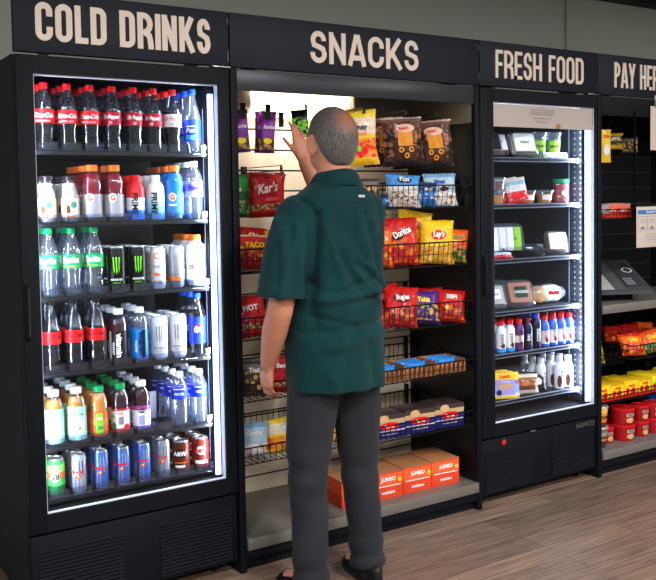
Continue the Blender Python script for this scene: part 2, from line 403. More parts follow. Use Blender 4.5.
m = MB(); m.lathe([(.012,0),(.012,.002)], 18, M=Matrix.Translation((2.583,.0135,1.833)) @ Matrix.Rotation(pi/2,4,'X')); m.build('gold_seal', mat('gold_seal', (190,135,60), .35, metal=.4), nb)
vs, fs = text_geo('HAWCO.', .034, bold=.02, shear=.12); m = MB(); m.add([(2.772+x, .0112, .330+y) for x, y in vs], fs); m.build('maker_name', M_steel, p2, smooth=False)
m = MB(); vs, fs = disc2(.0125, .0115); m.add([(2.203+x, .0105, .329+y) for x, y in vs], fs); vs, fs = disc2(.007, .007); m.add([(2.211+x, .0104, .334+y) for x, y in vs], fs); m.build('red_apple_mark', mat('apple_red', (225,25,35), .4, emit=(225,25,35), es=.0), p2, smooth=False)
m = MB(); vs, fs = rect2(.006, .005); m.add([(2.203+x, .0105, .345+y) for x, y in rot2(vs, .5)], fs); m.build('green_leaf_mark', mat('leaf_green', (40,120,50), .4), p2, smooth=False)
m = MB(); m.bbox(2.38, 2.415, .008, .02, .350, .3585, .002); m.build('lock', M_steel, p2)
m = MB(); m.bbox(2.785, 2.815, .040, .048, 1.83, 1.86, .002); m.build('wiring_cover', mat('pale_blue_tape', (120,170,215), .5), d2)

# ------------------------------------------------------------------ drinks
PROF = {}
def pepet(H, R_, neck=.0125, shoulder=.62, waist=.9, nband=0):   # soda bottle: contoured
    return [(R_*.72, .0), (R_*.93, .004), (R_*.98, .014), (R_*.90, H*.10), (R_*.97, H*.16), (R_*waist*.93, H*.25), (R_*.97, H*.33), (R_, H*.36), (R_, H*shoulder), (R_*.97, H*(shoulder+.03)), (R_*.80, H*(shoulder+.12)), (R_*.58, H*(shoulder+.20)), (R_*.42, H*(shoulder+.26)), (neck, H*.93), (neck, H*.945)]
def cyl2(s, z, r): return (r*sin(s/r), -r*cos(s/r), z)
def on_cyl(m, geo, r, zc, ang=0, mi=None):
    vs, fs = geo; m.add([cyl2(x+ang*r, zc+y, r) for x, y in vs], fs, mi)

def bottle(prof, H, cap, label=None, liquid=None, level=.93, shell=None, text=(), name='drink_bottle', caph=.017, capr=.0145, badge=None, disp=.955):
    """text: list of (string, size, z, material, kwargs); label: (z0,z1,r,material)"""
    r = empty(name)
    m = MB(); m.lathe(prof, 24); m.build('bottle', shell or M_pet, r)
    if liquid:
        pr = [(a*disp, z+.0015) for a, z in prof if z < H*level]; m = MB(); m.lathe(pr, 20); m.build('drink', liquid, r)
    if cap is not None:
        m = MB(); m.lathe([(capr*.98, H-caph-.004), (capr, H-caph-.003), (capr, H-.002), (capr*.9, H)], 20)
        for k in range(10):
            a = 2*pi*k/10; m.box(-.0007, .0007, capr-.0005, capr+.0006, H-caph, H-.003, M=Matrix.Rotation(a, 4, 'Z'))
        m.build('cap', cap, r)
    if label:
        z0, z1, lr, lm = label; m = MB(); m.lathe([(lr, z0), (lr, (z0+z1)/2), (lr, z1)], 24, cap=False); lb = m.build('label', lm, r)
        for i, (t, sz, zc, tm, kw) in enumerate(text):
            kw = dict(kw); ro = kw.pop('rot', 0); an = kw.pop('ang', 0); geo = text_geo(t, sz, **kw)
            m = MB(); on_cyl(m, (rot2(geo[0], ro), geo[1]), lr+.0018, zc, an); m.build('lettering', tm, lb, smooth=False)
        for di, (geo, zc, tm, an) in enumerate(badge or ()):
            m = MB(); on_cyl(m, geo, lr+.0004+.0003*di, zc, an); m.build('printed_mark', tm, lb, smooth=False)
    return r
def can(H, R_, body, text=(), badge=(), name='drink_can'):
    r = empty(name)
    m = MB(); m.lathe([(R_*.82, 0), (R_*.84, .002), (R_, .009), (R_, H*.5), (R_, H-.014), (R_*.86, H-.004), (R_*.86, H)], 28, cap=False); b = m.build('can_body', body, r)
    m = MB(); m.lathe([(R_*.80, .003), (R_*.83, 0), (R_*.86, .0015)], 24, cap=False); m.lathe([(R_*.865, H-.005), (R_*.885, H-.001), (R_*.86, H+.001), (R_*.81, H-.001), (R_*.80, H-.004), (.0001, H-.004)], 28, cap=False)
    m.bbox(-.007, .007, -.012, .008, H-.0035, H-.002, .0005); m.build('can_end', M_alu, r)
    for t, sz, zc, tm, kw in text:
        kw = dict(kw); ro = kw.pop('rot', 0); an = kw.pop('ang', 0); geo = text_geo(t, sz, **kw)
        m = MB(); on_cyl(m, (rot2(geo[0], ro), geo[1]), R_+.0016, zc, an); m.build('lettering', tm, b, smooth=False)
    for di, (geo, zc, tm, an) in enumerate(badge):
        m = MB(); on_cyl(m, geo, R_+.0004+.0002*di, zc, an); m.build('printed_mark', tm, b, smooth=False)
    return r
P_red = mat('red_label', (235,18,24), .4); P_crim = mat('crimson_label', (168,10,44), .4); P_wl = mat('white_label', (232,235,240), .4)
P_blue = mat('blue_label', (24,50,190), .4); P_green = mat('green_label', (16,165,92), .4); P_lgreen = mat('lime_print', (120,215,50), .4); P_orange = mat('orange_print', (240,110,40), .4)
P_yellow = mat('yellow_print', (245,215,40), .4); P_navy = mat('navy_print', (22,30,80), .4); P_lblue = mat('light_blue_label', (60,160,225), .4); P_purp = mat('purple_print', (110,60,200), .4)
P_teal = mat('mint_label', (150,220,195), .4); P_brown = mat('brown_print', (95,50,30), .4); P_gray = mat('grey_print', (130,135,145), .4)
C_red = mat('red_cap', (232,20,30), .4); C_blue = mat('blue_cap', (25,75,210), .4); C_green = mat('green_cap', (18,150,85), .4); C_or = mat('orange_cap', (238,120,45), .4); C_w = mat('white_cap', (235,238,242), .4); C_k = mat('black_cap', (20,20,22), .4)
Q_cola = mat('cola', (8,5,5), .12, coat=.25); Q_red = mat('dark_red_drink', (150,16,30), .12, coat=.5); Q_blue = mat('bright_blue_drink', (30,150,240), .12, coat=.5)
Q_tea = mat('amber_tea', (190,120,40), .15, coat=.5); Q_or = mat('orange_juice', (225,140,50), .2, coat=.5); Q_ap = mat('dark_juice', (60,16,22), .12, coat=.5); Q_cream = mat('coffee_cream', (232,215,190), .3, coat=.5); Q_berry = mat('dark_berry_drink', (70,20,30), .12, coat=.5)

def sodaA(H, label, texts, cap, lm, liquid=Q_cola, shell=None, level=.80, neck=.0125, **k):
    R_ = .0345; pr = pepet(H, R_)
    return bottle(pr, H, cap, (H*.40, H*.60, R_*1.01, lm), liquid, level, shell, texts, disp=.95, **k)
W = {}
H = .238
Wt = lambda s, sz, z, m=M_white, **k: (s, sz, z, m, k)
W['cola'] = sodaA(H, 0, [Wt('Coca-Cola', .0235, H*.515, shear=.35, bold=.02, sx=.72, ang=.2), Wt('ORIGINAL TASTE', .0075, H*.43)], C_red, P_red, level=.72)
W['cherry'] = sodaA(H, 0, [Wt('Dr Pepper', .0205, H*.515, shear=.3, bold=.03, sx=.7, ang=.1), Wt('23', .013, H*.435, bold=.02)], C_red, P_crim, level=.72)
W['diet'] = sodaA(H, 0, [Wt('Dr Pepper', .022, H*.52, P_crim, shear=.3, sx=.72), Wt('DIET', .012, H*.44, P_crim)], C_red, P_wl, level=.72)
H = .245
W['bluewater'] = bottle([(.024,0),(.031,.004),(.033,.02),(.033,.125),(.031,.14),(.024,.165),(.016,.195),(.0125,.222),(.0125,.232)], H, C_blue, (.045,.125,.0338,P_blue), None, text=[Wt('Pure', .024, .085, shear=.3, bold=.02)], badge=[(arcband, .1, M_white, 0) for arcband in [rect2(.04,.003,0,0)]]+[(rect2(.05,.018,0,0), .058, P_lblue, 0)], shell=M_pet2)
H = .165
M_glassb = clear('glass_bottle', haze=.03, rough=.05, f0=.1, f1=.8)
W['coffee'] = bottle([(.026,0),(.031,.004),(.032,.015),(.032,.085),(.029,.105),(.022,.125),(.019,.138),(.019,.150)], H, mat('dark_metal_cap', (70,60,62), .3, metal=.7), (.018,.085,.0325,Q_cream), Q_cream, .86, M_glassb, caph=.012, capr=.0215, name='coffee_bottle',
    badge=[(disc2(.012,.012), .062, mat('teal_seal', (70,140,130), .4), .35), (disc2(.008,.016), .045, P_brown, -.25), (rect2(.02,.006), .030, M_white, .1), (rect2(.024,.008), .02, P_orange, -.1)])
H = .205
gpr = lambda H: [(.028,0),(.034,.004),(.0355,.015),(.0355,H*.48),(.0335,H*.52),(.0355,H*.58),(.036,H*.68),(.032,H*.78),(.024,H*.85),(.019,H*.89),(.019,H*.92)]
gb = lambda: [(disc2(.0135,.015), .085, M_white, 0), (disc2(.009,.010), .085, P_gray, 0.0)]
W['redsport'] = bottle(gpr(H), H, C_or, (.016,.098,.0362,mat('grey_white_sleeve', (175,172,178), .4)), Q_red, .88, M_pet, [Wt('G', .026, .085, P_orange, bold=.05)], badge=[(disc2(.015,.017), .085, M_white, 0)], caph=.019, capr=.0215, name='sports_bottle')
W['bluesport'] = bottle(gpr(H), H, C_or, (.016,.098,.0362,mat('blue_grey_sleeve', (70,140,200), .4)), Q_blue, .88, M_pet, [Wt('G', .026, .085, P_orange, bold=.05)], badge=[(disc2(.015,.017), .085, M_white, 0), (rect2(.03,.008), .055, M_white, 0)], caph=.019, capr=.0215, name='sports_bottle')
H = .168
ppr = [(.028,0),(.0335,.004),(.034,.02),(.034,H*.64),(.032,H*.74),(.025,H*.82),(.017,H*.87),(.017,H*.9)]
W['triprime'] = bottle(ppr, H, C_red, (.004,H*.64,.0345,art('red_white_blue_sleeve', [(0,(40,120,220)),(.33,(235,238,242)),(.78,(220,40,45))], crinkle=0)), None, shell=mat('red_plastic', (220,40,45), .3, coat=.4), text=[Wt('PRIME', .031, .062, M_blackp, bold=.03, rot=-pi/2)], capr=.0185, caph=.015, name='sports_bottle')
W['blueprime'] = bottle(ppr, H, C_w, (.004,H*.64,.0345,art('white_blue_sleeve', [(0,(60,150,225)),(.4,(130,195,235)),(.9,(225,235,245))], crinkle=0, constant=False)), None, shell=mat('white_plastic', (225,235,245), .3, coat=.4), text=[Wt('PRIME', .031, .062, M_blackp, bold=.03, rot=-pi/2)], capr=.0185, caph=.015, name='sports_bottle')
H = .222
wpr = lambda H, R_: [(R_*.75,0),(R_*.97,.004),(R_,.015)]+[q for k in range(5) for q in ((R_, H*(.10+.05*k)), (R_*.955, H*(.125+.05*k)))]+[(R_,H*.36),(R_,H*.66),(R_*.9,H*.75),(R_*.62,H*.85),(.0135,H*.92),(.0135,H*.94)]
W['propel'] = bottle(wpr(H,.0345), H, C_w, (.085,.145,.0349,art('violet_clear_label', [(0,(205,185,240)),(.35,(150,110,225)),(.8,(190,170,235))], crinkle=0)), None, shell=M_pet2, text=[Wt('Propel', .024, .118, P_blue, bold=.04, shear=.3, sx=.8)], name='water_bottle', capr=.016)
W['water'] = bottle(wpr(.205,.0325), .205, C_w, (.10,.145,.0329,P_blue), None, shell=M_pet2, text=[Wt('WATER', .014, .122, bold=.02, sx=.8)], name='water_bottle', capr=.0155, badge=[(rect2(.05,.003), .14, M_white, 0)])
H = .24
W['lime'] = sodaA(H, 0, [Wt('Sprite', .030, H*.515, bold=.05, shear=.2, sx=.8, ang=.1), Wt('LEMON-LIME', .008, H*.43, P_yellow)], C_green, P_green, liquid=None, shell=M_pet2)
H = .165
claw = [((-.014,.03),(-.009,.03),(-.007,-.02),(-.010,-.03)), ((-.0035,.03),(.0025,.03),(.002,-.024),(-.001,-.034)), ((.008,.03),(.013,.03),(.010,-.016),(.007,-.028))]
def clawgeo():
    vs = []; fs = []
    for q in claw:
        o = len(vs); a, b, c, d = q
        for t in (0, .33, .66, 1): vs.append((a[0]+(d[0]-a[0])*t+.0015*sin(t*9), a[1]+(d[1]-a[1])*t)); vs.append((b[0]+(c[0]-b[0])*t+.0015*sin(t*9), b[1]+(c[1]-b[1])*t))
        fs += [(o, o+2, o+3, o+1), (o+2, o+4, o+5, o+3), (o+4, o+6, o+7, o+5)]
    vs.append((-.014,.034)); vs.append((.014,.034)); o = len(vs); 
    return vs, fs
W['claw'] = can(H, .0325, mat('black_can', (18,19,20), .3, metal=.3), [Wt('MONSTER', .010, .045, bold=.03), Wt('ENERGY', .008, .033, P_lgreen)], [(clawgeo(), .098, mat('acid_green_print', (120,225,30), .4), 0)])
W['clawwhite'] = can(H, .0325, mat('white_textured_can', (215,218,224), .35, metal=.35, bump=.4, bscale=260), [Wt('MONSTER', .010, .045, P_gray, bold=.03), Wt('ULTRA', .008, .033, P_gray)], [(clawgeo(), .098, P_gray, 0)])
def ring2(r0, r1, a0, a1, n=10):
    vs = []; fs = []
    for i in range(n+1):
        a = radians(a0+(a1-a0)*i/n); vs += [(r0*cos(a), r0*sin(a)), (r1*cos(a), r1*sin(a))]
    return vs, [(2*i, 2*i+1, 2*i+3, 2*i+2) for i in range(n)]
H = .158
W['celsius'] = can(H, .029, mat('satin_white_can', (225,225,228), .35, metal=.2), [Wt('CELSIUS', .011, .085, P_gray, bold=.02)], [(ring2(.008,.0125,50,300), .125, P_orange, 0), (ring2(.0,.014,180,330), .062, P_orange, 0), (rect2(.04,.012), .025, P_gray, 0), (rect2(.016,.012,-.02,0), .025, P_orange, -.4)])
W['celsius2'] = can(H, .029, mat('satin_silver_can', (170,174,182), .35, metal=.5), [Wt('CELSIUS', .009, .115, P_gray)], [(rect2(.05,.014), .035, P_orange, 0), (rect2(.05,.004), .05, P_gray, 0)])
H = .198
W['whitesport'] = bottle(gpr(H), H, C_or, (.016,.16,.0362,mat('bright_white_sleeve', (245,245,250), .4)), None, .88, mat('white_plastic2', (245,245,250), .3), [Wt('ZERO', .02, .075, P_gray, bold=.02), Wt('G', .014, .10, P_orange, bold=.03)], caph=.019, capr=.0215, name='sports_bottle')
H = .248
slim = [(.023,0),(.031,.004),(.0325,.014),(.0295,H*.10),(.0325,H*.20),(.0295,H*.30),(.0325,H*.38),(.033,H*.40),(.033,H*.58),(.030,H*.63),(.0235,H*.74),(.016,H*.84),(.012,H*.92),(.012,H*.95)]
W['zerocola'] = bottle(slim, H, C_k, (H*.40,H*.575,.0336,P_red), Q_cola, .76, M_pet, [Wt('Coca-Cola', .0225, H*.505, M_blackp, shear=.35, bold=.02, sx=.72, ang=.1), Wt('ZERO SUGAR', .009, H*.425, M_blackp)], caph=.010, capr=.0135, disp=.92)
H = .205
vpr = [(.026,0),(.032,.004),(.0325,.012),(.0325,H*.60),(.031,H*.63),(.0325,H*.70),(.029,H*.80),(.019,H*.87),(.016,H*.89),(.016,H*.92)]
W['vitdark'] = bottle(vpr, H, C_w, (.012,H*.60,.033,mat('dark_plum_label', (30,18,24), .4)), Q_berry, .85, M_pet, [Wt('vitamin', .030, .072, bold=.04, rot=-pi/2, ang=.25), Wt('water', .020, .06, rot=-pi/2, ang=-.35)], badge=[(rect2(.024,.11), .068, M_white, -1.05)], capr=.018)
W['vitblue'] = bottle(vpr, H, C_w, (.012,H*.60,.033,mat('azure_label', (20,130,215), .4)), None, .85, M_pet2, [Wt('vitamin', .030, .072, P_navy, bold=.04, rot=-pi/2, ang=.25), Wt('water', .020, .06, rot=-pi/2, ang=-.35)], badge=[(rect2(.018,.105), .068, M_blackp, .5)], capr=.018)
W['bluecola'] = bottle([(.023,0),(.032,.004),(.033,.014),(.031,.03),(.033,.05),(.033,.15),(.028,.175),(.019,.2),(.013,.215),(.013,.225)], .24, C_blue, (.045,.15,.0335,P_blue), Q_cola, .8, M_pet, [Wt('PEPSI', .014, .1, M_blackp, bold=.03)], badge=[(disc2(.019,.02), .1, M_white, 0), (ring2(0,.0185,20,160), .104, P_red, 0), (ring2(0,.0185,200,340), .096, P_blue, 0)])
H = .195
tpr = [(.026,0),(.0335,.004),(.0345,.012),(.0345,H*.66),(.033,H*.72),(.026,H*.82),(.019,H*.87),(.018,H*.9)]
m_az = art('mint_blossom_label', [(0,(165,222,200)),(.5,(205,238,222)),(.85,(150,210,190))], crinkle=0, constant=False)
W['tea'] = bottle(tpr, H, C_w, (.008,H*.66,.0351,m_az), Q_tea, .86, M_pet, [Wt('GREEN TEA', .012, .1, P_brown, rot=0), Wt('with honey', .009, .085, P_green)], badge=[(rect2(.002,.08), .06, P_brown, -.4), (rect2(.018,.002), .07, P_brown, -.3), (disc2(.005,.005), .08, mat('blossom_pink', (225,120,140), .4), -.2), (disc2(.006,.006), .05, P_orange, .3)], capr=.0195)
H = .19
jpr = [(.026,0),(.032,.004),(.033,.014),(.033,H*.52),(.030,H*.56),(.0335,H*.66),(.028,H*.78),(.020,H*.85),(.017,H*.88),(.017,H*.91)]
W['orange'] = bottle(jpr, H, C_green, (.012,H*.52,.0336,art('orange_fruit_label', [(0,(225,95,40)),(.45,(235,120,50)),(.7,(225,90,40))], crinkle=0)), Q_or, .86, M_pet, badge=[(rect2(.024,.075), .056, P_lgreen, .25), (disc2(.01,.006), .075, M_white, .25), (disc2(.011,.008), .04, P_green, .3)], capr=.0185, name='juice_bottle')
W['apple'] = bottle(jpr, H, C_green, (.012,H*.52,.0336,art('apple_label', [(0,(200,30,40)),(.16,(235,225,210)),(.55,(240,235,225)),(.9,(190,30,40))], crinkle=0)), Q_ap, .86, M_pet, [Wt('Dole', .012, .082, P_red, bold=.03)], badge=[(disc2(.011,.013), .035, C_green, -.75), (disc2(.013,.011), .03, P_red, .8), (rect2(.02,.03), .055, P_gray, .1), (disc2(.009,.009), .07, P_lgreen, -.85)], capr=.0185, name='juice_bottle')
W['cran'] = bottle(jpr, H, C_w, (.012,H*.52,.0336,art('violet_white_label', [(0,(120,100,190)),(.12,(230,232,245)),(.8,(150,60,120))], crinkle=0)), Q_ap, .86, M_pet, [Wt('Juice', .012, .08, M_white)], badge=[(disc2(.014,.009), .08, P_navy, 0), (rect2(.022,.035), .045, mat('lavender_print', (165,160,215), .4), 0)], capr=.0185, name='juice_bottle')
H = .137
def rb(nm, a, b):
    bd = mat(nm, a, .3, metal=.55); pm = mat(nm+'_panel', b, .3, metal=.45)
    return can(H, .0262, bd, [Wt('Red Bull', .013, .076, P_red, bold=.04)], [(([(-.016,-.05),(.0,-.05),(.0,.0),(-.013,.0)], [(0,1,2,3)]), .062, pm, 0.1), (([(.0,.0),(.016,.0),(.014,.055),(.0,.055)], [(0,1,2,3)]), .062, pm, .1), (disc2(.0045,.004), .06, P_yellow, 0), (ring2(.006,.0095,150,390,8), .062, P_red, 0)], name='slim_can')
W['rbs'] = rb('silver_can', (185,190,200), (30,45,130))
W['rbb'] = rb('blue_silver_can', (85,120,205), (178,186,200))
W['rbs2'] = rb('pale_silver_can', (160,165,175), (90,110,160))
def stdcan(nm, c, txt, tm, bd): return can(.122, .033, mat(nm, c, .3, metal=.3), [Wt(txt, .022, .075, tm, bold=.05)], bd)
W['veg'] = can(.135, .031, art('veg_can', [(0,(20,80,45)),(.3,(60,160,70)),(.5,(200,90,50)),(.66,(110,190,80)),(.85,(50,140,60))], crinkle=0, rough=.3), [Wt('V8', .026, .072, M_blackp, bold=.05)], [(disc2(.0165,.018), .072, M_white, 0)])
W['root'] = stdcan('brown_can', (88,36,26), 'A&W', M_white, [(disc2(.021,.017), .075, M_blackp, 0), (rect2(.05,.004), .04, P_orange, 0), (rect2(.04,.01), .025, M_white, 0)])
W['root2'] = stdcan('redbrown_can', (120,34,28), 'A&W', P_red, [(disc2(.021,.017), .075, P_wl, 0), (rect2(.05,.012), .03, P_wl, 0)])

ROWN = ['top', 'second', 'third', 'fourth', 'fifth', 'lowest']
ORD = ['first', 'second', 'third', 'fourth', 'fifth', 'sixth', 'seventh', 'eighth', 'ninth']
DEP = ['frontmost', 'second in line', 'third in line', 'fourth in line']
XC = [.128, .210, .292, .374, .455, .533, .610, .692]
rows = [
 [('cola','clear cola bottle with red label','bottle',.072)]*3+[('cherry','dark soda bottle with crimson label','bottle',.072)]*3+[('diet','dark soda bottle with white label','bottle',.072),('bluewater','clear bottle with blue label and cap','bottle',.072)],
 [('coffee','cream coffee drink in glass bottle','bottle',.07)]*2+[('redsport','dark red sports drink, orange cap','bottle',.076)]*2+[('triprime','red, white and blue sports bottle','bottle',.072),('blueprime','pale blue sports bottle, white cap','bottle',.072),('bluesport','bright blue sports drink, orange cap','bottle',.076),('propel','clear water bottle with violet label','bottle',.073)],
 [('lime','clear soda bottle with green label','bottle',.072)]*3+[('claw','black energy can with green claw','can',.069)]*2+[('celsius','white slim can with orange crescent','can',.062),('celsius2','silver grey can with orange band','can',.062),('whitesport','white sports bottle with orange cap','bottle',.076)],
 [('zerocola','slim glass-like red-labelled cola bottle','bottle',.07)]*3+[('vitdark','dark drink bottle with upright lettering','bottle',.069),('vitblue','azure-labelled bottle with upright lettering','bottle',.069)]+[('clawwhite','white energy can with grey claw','can',.069)]*2+[('bluecola','dark cola bottle with blue label','bottle',.07)],
 [('tea','amber tea bottle with mint label','bottle',.072)]*2+[('orange','orange juice bottle with green cap','bottle',.07),('apple','dark juice bottle with green cap','bottle',.07),('cran','dark juice bottle with white cap','bottle',.07),None]+[('water','clear water bottle with blue label','bottle',.069)]*2,
 [('veg','green vegetable juice can, round badge','can',.065),('rbs','silver slim can with navy panels','can',.057),('rbb','blue slim can with silver panels','can',.057),('rbb','blue slim can with silver panels','can',.057),('rbb','blue slim can with silver panels','can',.057),('rbs2','pale silver slim can','can',.057),('root','brown root beer can, black badge','can',.069),('root2','red-brown root beer can','can',.069)]]
used = set()
for i, row in enumerate(rows):
    for j, it in enumerate(row):
        if not it: continue
        key, desc, cat, dy = it
        nd = 4 if i in (1, 4) else 3
        for k in range(nd):
            if key in used: o = dup(W[key])
            else: o = W[key]; used.add(key)
            yy = .093+dy/2+k*(dy+.002)
            o.location = (XC[j]+(R.uniform(-.002,.002) if k else 0), yy, LZ[i]-.0035)
            o.rotation_euler = (0, 0, radians(R.uniform(-34, -12)))
            tag(o, f"{desc} in {ORD[j]} column of {ROWN[i]} shelf, {DEP[k]}", cat, f"drinks on the {ROWN[i]} shelf of the drinks cooler")
        # clear stop at the front of each lane
for i, row in enumerate(rows):
    sh = S1[i]
    for j in range(8):
        m = MB(); a = XC[j]-.034; b = XC[j]+.034; z = LZ[i]
        m.box(a, b, .0835, .0855, z-.004, z+.023); m.box(a, b, .082, .0835, z+.021, z+.024); m.box(a, a+.0015, .0855, .1, z-.004, z+.023)
        m.build('product_stop', M_acry, sh, smooth=False)
# white pusher card in the empty lane
m = MB(); m.bbox(.497, .572, .27, .278, LZ[4]-.003, LZ[4]+.105, .002); m.box(.497, .572, .278, .34, LZ[4]-.003, LZ[4]+.01)
m.build('pusher_paddle', mat('white_pusher', (205,200,205), .5), S1[4])['label'] = 'pale pusher paddle of the empty lane'
#@@PART2
# ------------------------------------------------------------------ open snack rack and pay bay
M_slat = mat('off_white_slatwall', (214,202,182), .6)
M_slatg = mat('slatwall_rail', (38,38,42), .4)
M_gloss = mat('glossy_black_side_panel', (16,17,21), .28, spec=.45)
M_fascia = mat('grey_fascia', (52,54,60), .35, metal=.3)
M_deck = mat('brushed_deck_edge', (128,124,120), .45, metal=.5)
def bay(x0, x1, label, nm, slat, ztop, fm):
    D = .72; yb = .5
    r = empty(nm, ((x0+x1)/2, .36, FZ), label=label, cat='display rack')
    m = MB(); m.bbox(x0+.002, x0+.030, 0, D, FZ, 2.0, .002); m.bbox(x1-.030, x1-.002, 0, D, FZ, 2.0, .002); m.box(x0+.03, x1-.03, .52, D, FZ, 2.0)
    m.box(x0+.03, x1-.03, .02, .52, 1.985, 2.0); m.box(x0+.03, x1-.03, .03, .52, FZ, .12)
    m.build('carcass', M_black, r)
    for xa in (x0+.0295, x1-.0315): m = MB(); m.box(xa, xa+.002, .02, yb, .172, 1.985); m.build('side_panel', M_gloss, r, smooth=False)
    m = MB(); m.bbox(x0+.03, x1-.03, .004, .02, ztop, 1.997, .002); m.build('fascia', fm, r)
    m = MB()
    m.box(x0+.03, x1-.03, .505, .52, .12, 1.985, 0)
    z = 1.815; zs = []
    while z > .2: zs.append(z); z -= .0925
    top = 1.985
    for z in zs: m.box(x0+.032, x1-.032, .497, .505, z+.004, top, 0); top = z-.004
    m.box(x0+.032, x1-.032, .497, .505, .17, top, 0)
    for z in zs: m.box(x0+.032, x1-.032, .4995, .5045, z-.005, z+.005, 1)
    m.build('slatwall', [slat, M_slatg], r, smooth=False)
    m = MB(); m.bbox(x0+.031, x1-.031, .0, .5, .158, .172, .002); m.bbox(x0+.031, x1-.031, -.012, .004, .128, .174, .002); m.build('bottom_deck', M_deck, r)
    m = MB(); m.bbox(x0+.004, x1-.004, .004, .03, FZ+.045, .127, .002); m.box(x0+.01, x1-.01, .06, .08, FZ, FZ+.05); m.build('kick_panel', M_black, r)
    return r
s1 = bay(XS[1], XS[2], 'open black snack rack with lit white slatwall back', 'snack_rack', M_slat, 1.918, M_fascia)
M_dark = mat('black_slatwall', (9,10,14), .6, spec=.2)
M_refl = mat('added_brushed_steel', (150,146,138), .38, metal=.85)  # steel strips added to give the lamp's reflection at the upper right
m = MB(); m.box(1.60, XS[2]-.032, .4955, .4975, 1.823, 1.985); m.build('added_back_steel', M_refl, s1, smooth=False)
m = MB(); m.box(XS[2]-.0335, XS[2]-.0316, .022, .495, 1.835, 1.985); m.build('added_side_steel', M_refl, s1, smooth=False)
s2 = bay(XS[3], XS[4], 'open black pay bay with a self checkout shelf', 'checkout_rack', M_dark, 1.90, M_black)
m = MB(); m.bbox(XS[3]+.031, XS[4]-.031, 0, .5, .912, .926, .002); m.bbox(XS[3]+.031, XS[4]-.031, -.012, .003, .886, .93, .002); m.build('counter_shelf', M_deck, s2)
# canopy lamp over the left part of the snack rack
M_lamp = mat('warm_lamp_diffuser', (255,250,240), .4, emit=(255,240,215), es=3.2)
m = MB(); m.add([(1.08,.44,1.866), (1.585,.44,1.866), (1.585,.33,1.975), (1.08,.33,1.975), (1.08,.49,1.975), (1.585,.49,1.975), (1.08,.49,1.866), (1.585,.49,1.866)], [(0,1,2,3), (0,3,4,6), (1,7,5,2), (3,2,5,4), (0,6,7,1), (6,4,5,7)])
m.build('canopy_lamp', M_lamp, s1, smooth=False)
for q_ in ((.99, 1.078, .37, .49, 1.872, 1.97, .003), (1.587, 1.597, .33, .49, 1.866, 1.975, .002)): m = MB(); m.bbox(*q_); m.build('lamp_end_cap', mat('beige_lamp_cap', (205,195,175), .5), s1)

# ---- wire baskets
def basket(x0, x1, yf, yb, z0, hf, hb, label, group):
    r = empty('wire_basket', ((x0+x1)/2, (yf+yb)/2, z0), label=label, cat='basket', group=group)
    m = MB(); w = .0018; t = .012
    A = [(x0+t, yf+t), (x1-t, yf+t), (x1-t, yb), (x0+t, yb)]; B = [(x0, yf, z0+hf), (x1, yf, z0+hf), (x1, yb, z0+hb), (x0, yb, z0+hb)]
    m.tube([(a[0], a[1], z0) for a in A], .0026, 5, closed=True); m.tube(B, .0034, 6, closed=True)
    m.build('basket_rim', M_wire, r)
    m = MB()
    n = int((x1-x0)/.028)
    for k in range(1, n):
        f = k/n; xa = A[0][0]+(A[1][0]-A[0][0])*f; xb = x0+(x1-x0)*f
        m.tube([(xb, yf, z0+hf), (xa, yf+t, z0), (xa, yb, z0)], w, 4)
        m.tube([(xa, yb, z0), (xb, yb, z0+hb)], w, 4)
    n2 = int((yb-yf)/.035)
    for s_, ax, bx in ((0, A[0][0], x0), (1, A[1][0], x1)):
        for k in range(1, n2):
            f = k/n2; m.tube([(bx, yf+(yb-yf)*f, z0+hf+(hb-hf)*f), (ax, yf+t+(yb-yf-t)*f, z0)], w, 4)
    for f in (.25, .5, .75): m.tube([(x0+t, yf+t+(yb-yf-t)*f, z0), (x1-t, yf+t+(yb-yf-t)*f, z0)], w, 4)
    m.tube([(x0+t*.5, yf+t*.5, z0+hf*.5), (x1-t*.5, yf+t*.5, z0+hf*.5)], w, 4)
    m.build('basket_wires', M_wire, r, smooth=False)
    for xx in (x0+.03, x1-.03): m = MB(); m.box(xx-.004, xx+.004, yb-.002, .4965, z0+.0, z0+hb+.03); m.build('hanging_bracket', M_wire, r, smooth=False)
    return r
XA, XB, XC_, XD = .835, 1.415, 1.425, 2.018
RW = [('A', 1.450, .10, .12), ('B', 1.190, .105, .13), ('C', .918, .105, .13), ('D', .690, .06, .08), ('E', .440, .07, .09)]
nm5 = ['top', 'second', 'third', 'fourth', 'lowest']
for q, (_, z, hf, hb) in enumerate(RW):
    basket(XC_, XD, .012, .47, z, hf, hb, f"black wire basket, {nm5[q]} one in the right half of the snack rack", 'wire baskets of the snack rack')
for q, (_, z, hf, hb) in enumerate([('b', 1.215, .09, .12), ('c', .945, .09, .12), ('d', .70, .07, .09), ('e', .45, .07, .09)]):
    basket(XA, XB, .03, .47, z, hf, hb, f"black wire basket, {['top','second','third','lowest'][q]} one in the left half of the snack rack", 'wire baskets of the snack rack')

